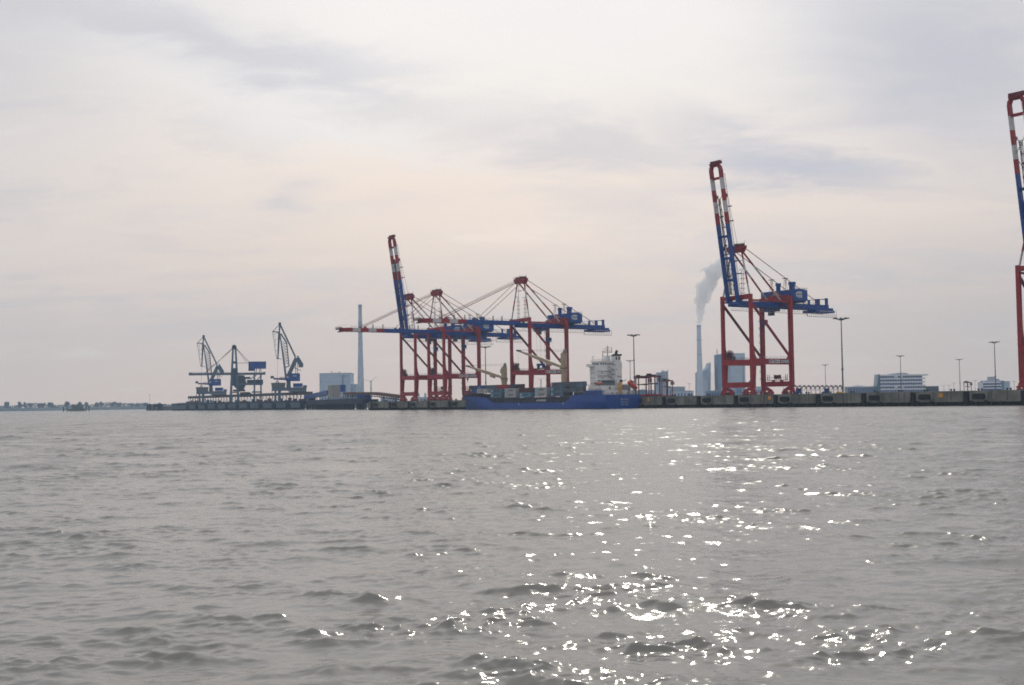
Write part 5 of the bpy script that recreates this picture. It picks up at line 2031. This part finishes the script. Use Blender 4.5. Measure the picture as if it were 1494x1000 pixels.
m.bar(PU(888, 545, -5), PU(800, 640, -5), .8).bar(PU(760, 590, -5), PU(830, 545, -5), .8)
m.build('rear_frame', UG, uo)
m = HB()
a, b_, c_, d_ = PU(600, 545), PU(700, 548), PU(705, 700), PU(630, 720)
m.prism([(PU(540, 0).x, PU(0, 480).z), (PU(610, 0).x, PU(0, 468).z), (PU(612, 0).x, PU(0, 545).z), (PU(690, 0).x, PU(0, 548).z), (PU(715, 0).x, PU(0, 640).z), (PU(680, 0).x, PU(0, 720).z), (PU(630, 0).x, PU(0, 740).z), (PU(545, 0).x, PU(0, 640).z)], 1, -4.5, 4.5)
ub(m, 690, 760, 590, 566, -4, 4)
ub(m, 720, 905, 650, 600, -3.5, 3.5)
m.build('hopper', paint('unloader_dark', (0.035, 0.06, 0.09), .7), uo)
m = HB()
a = [(640, 800), (640, 745), (740, 740), (772, 760), (772, 800)]
m.prism([tuple(PU(*q).xz) for q in a], 1, -4, 4)
ub(m, 560, 700, 735, 712, -3, 3)
m.build('lower_machinery', DARK, uo)
tag(uo, 'ship unloader with long level boom and blue house between the grab cranes', 'ship unloader')

# approach trestle with transfer tower, from the jetty to the quay
tj = empty('approach_trestle')
A0 = jet(-62, 2, 0)
A1 = at(541, 595, 1120)
A1.z = 0
td = (A1 - A0)
TL = td.length
tj.location = A0
tj.rotation_euler = (0, 0, math.atan2(td.y, td.x))
m = MB().span(0, TL, -7, 7, 6.6, 9.2).span(0, TL, -6.9, -6.4, 9.2, 10.2).span(TL * .0, TL, -7.4, -7.0, 5.4, 6.6)
for k in range(int(TL / 5)):
    m.bar((k * 5, -6, 5.4), (k * 5 + 5, -6, 6.6), .5)
m.build('deck', TIMB, tj)
rr3 = random.Random(4)
k = 2.0
while k < TL - 1:
    m = MB()
    m.span(k - .7, k + .7, -6.5, 6.5, 5.6, 6.6)
    for yy in (-5.5, 5.5):
        m.tube((k + rr3.uniform(-.5, .5), yy, -3), (k + rr3.uniform(-.4, .4), yy, 5.8), .75, n=8)
    m.build('pile_bent', TIMB, tj)
    k += rr3.choice((5.5, 7.5, 9.5, 13))
tag(tj, 'dark piled trestle linking the bulk jetty with the container quay', 'trestle')


def on_trestle(px):
    """point of the trestle axis under photo column px"""
    best = min((abs((lambda q: 747 + 1850 * q.x / q.y)(A0 + td * (i / 400)) - px), i) for i in range(-100, 500))
    return A0 + td * (best[1] / 400)


tt = empty('transfer_tower')
q = on_trestle(488)
YT = q.y
tt.location = (q.x, q.y, 9.2)
x_l, x_m, x_r, x_b = (at(px, 575, YT).x - q.x for px in (478.6, 485, 496.8, 504))
zt = at(488, 562.2, YT).z - 9.2
zb = at(488, 580, YT).z - 9.2
PT = paint('tower_panel', (0.30, 0.30, 0.28), .7, .08, .05)
m = MB().prism([(x_l, 0.0), (x_m, -5.0), (x_r, -2.0), (x_r - 1, 8.0), (x_l + 1, 8.0)], 2, zb, zt)
m.build('tower_house', PT, tt)
MB().span(x_r + .02, x_b, -2.0, 6.0, zt - 6.8, zt + .2).build('blue_head', BLUE, tt)
m = MB()
for k in range(8):
    xx = x_l + (x_b - x_l) * k / 7
    m.bar((xx, -2, 0), (xx, -2, zb), .5).bar((xx, 5, 0), (xx, 5, zb), .5)
m.build('support_post', TIMB, tt)
MB().text('E.ON', ((x_l * .4 + x_m * .6), -4.3, zt - 2.6), (x_m - x_l, -5.0, 0), (0, 0, 1), 1.7).build('sign', paint('sign_red', (0.35, 0.12, 0.10), .6), tt) if False else None
tag(tt, 'beige conveyor transfer tower with a blue head on the trestle', 'conveyor tower')
ic = empty('inclined_conveyor')
i0, i1 = on_trestle(446), on_trestle(479)
za, zb2 = at(446, 580, i0.y).z, at(479, 573, i1.y).z
ic.location = (i0.x, i0.y, 9.2)
d_ = i1 - i0
m = MB().bar((0, 0, za - 9.2), (d_.x, d_.y, zb2 - 9.2), 4.5, 4.6)
m.build('gallery', BLUE, ic)
m = MB()
for k in range(9):
    s = k / 8
    m.bar((d_.x * s, d_.y * s - 1.5, 0), (d_.x * s, d_.y * s - 1.5, za + (zb2 - za) * s - 11.0), .6)
m.span(3, 11, -6, -3, 0, 6.5)
m.build('trestle', TIMB, ic)
tag(ic, 'blue inclined conveyor gallery climbing to the beige transfer tower', 'conveyor')
bg2 = empty('conveyor_bridge')
b0, b1 = on_trestle(504), A1
npt = 12
pts3 = []
for k in range(npt + 1):
    px = 504 + (588 - 504) * k / npt
    Yb = b0.y + (quay(-165, 60).y - b0.y) * k / npt
    yy = 574.4 if px < 550 else 574.4 + (px - 550) * .13
    pts3.append(at(px, yy, Yb))
bg2.location = (b0.x, b0.y, 9.2)
m, m2 = MB(), MB()
for a, b_ in zip(pts3, pts3[1:]):
    m.bar(a - bg2.location, b_ - bg2.location, 4.0, 2.6, 0)
    m2.bar(a - bg2.location + Vector((0, 0, -2.6)), b_ - bg2.location + Vector((0, 0, -2.6)), 3.0, .5)
    for s in (0, .5):
        q = a.lerp(b_, s) - bg2.location
        m2.bar(q + Vector((0, -1.5, -1.3)), q + (b_ - a) * .25 + Vector((0, -1.5, -2.6)), .35)
m.build('gallery', BRICK, bg2)
for a in pts3[:4]:
    for sx in (-3, 0, 3):
        q = a - bg2.location
        m2.bar((q.x + sx, q.y, 0), (q.x + sx * .6, q.y, q.z - 1.3), .5)
        m2.bar((q.x + sx - 3, q.y, 0), (q.x + sx + 2, q.y, q.z - 1.3), .35)
for a in (pts3[8],):
    q = a - bg2.location
    m2.bar((q.x, q.y, -9), (q.x, q.y, q.z - 1.3), .9)
m2.build('truss', TIMB, bg2)
tag(bg2, 'brown conveyor bridge running from the transfer tower to the quay', 'conveyor')
# blue shed at the landward end of the trestle
o = empty('switch_house')
q = on_trestle(531)
o.location = (q.x, q.y, 9.2)
MB().prism([(-6, 0), (6, 0), (6, 3.4), (4.6, 4.6), (-6, 4.6)], 1, -4, 4).build('wall', BLUE, o)
MB().span(-4, -2, -4.1, -4.02, 1, 3).span(0, 2, -4.1, -4.02, 1, 3).build('window', GLASS, o)
tag(o, 'small blue switch house on the landward end of the trestle', 'switch house')

# the small grey craft between four posts off the far shore
o = empty('work_barge')
q = at(111.5, 598, 2300)
o.location = (q.x, q.y, 0)
k_ = 2300 / 1850.0
GV = paint('barge_grey', (0.10, 0.12, 0.12), .8)
MB().prism([(-10.5 * k_, .3), (10.5 * k_, .3), (11.2 * k_, 4.5), (-11.2 * k_, 4.5)], 1, -5, 5).build('hull', GV, o)
for xc, w_, h_ in ((-3.5, 2.7, 10.3), (4.9, 3.9, 11.4)):
    MB().prism([(xc * k_ - w_ * k_, 4.5), (xc * k_ + w_ * k_, 4.5), (xc * k_ + w_ * k_ * .95, h_ * k_ * .8), (xc * k_ + w_ * k_ * .6, h_ * k_), (xc * k_ - w_ * k_ * .6, h_ * k_), (xc * k_ - w_ * k_ * .95, h_ * k_ * .8)], 1, -4, 4).build('deckhouse', GV, o)
MB().span(-7 * k_, -6.2 * k_, -1, 1, 4.5, 7.5).span(8.2 * k_, 9 * k_, -1, 1, 4.5, 7).build('winch', GV, o)
tag(o, 'small grey barge with two blocky deckhouses off the far shore', 'barge')
for i, px in enumerate((92.8, 97.8, 125.5, 130)):
    q = at(px, 598, 2250)
    o = MB().tube((0, 0, -3), (0, 0, 7.6), 1.0, .9, 8).tube((0, 0, 7.6), (0, 0, 8.4), 1.2, .4, 8).build('mooring_post', TIMB)
    o.location = (q.x, q.y, 0)
    tag(o, ('outer left mooring post beside the small grey barge', 'inner left mooring post beside the small grey barge', 'inner right mooring post beside the small grey barge', 'outer right mooring post beside the small grey barge')[i], 'mooring post', 'mooring posts round the barge')

# ------------------------------------------------------------------ haze: one closed box of even pale air
hz_ = MB().span(-5600, 5600, -5600, 5600, -4.0, 350.0)
hm = bpy.data.materials.new('haze')
hm.use_nodes = True
hm.node_tree.nodes.clear()
t = NT(hm.node_tree)
pv = t.n('ShaderNodeVolumePrincipled', ins={'Color': (0.60, 0.79, 1.0, 1), 'Density': 0.000105, 'Anisotropy': 0.2})
t.n('ShaderNodeOutputMaterial', ins={'Volume': pv.outputs[0]})
tag(hz_.build('haze', hm), kind='stuff')
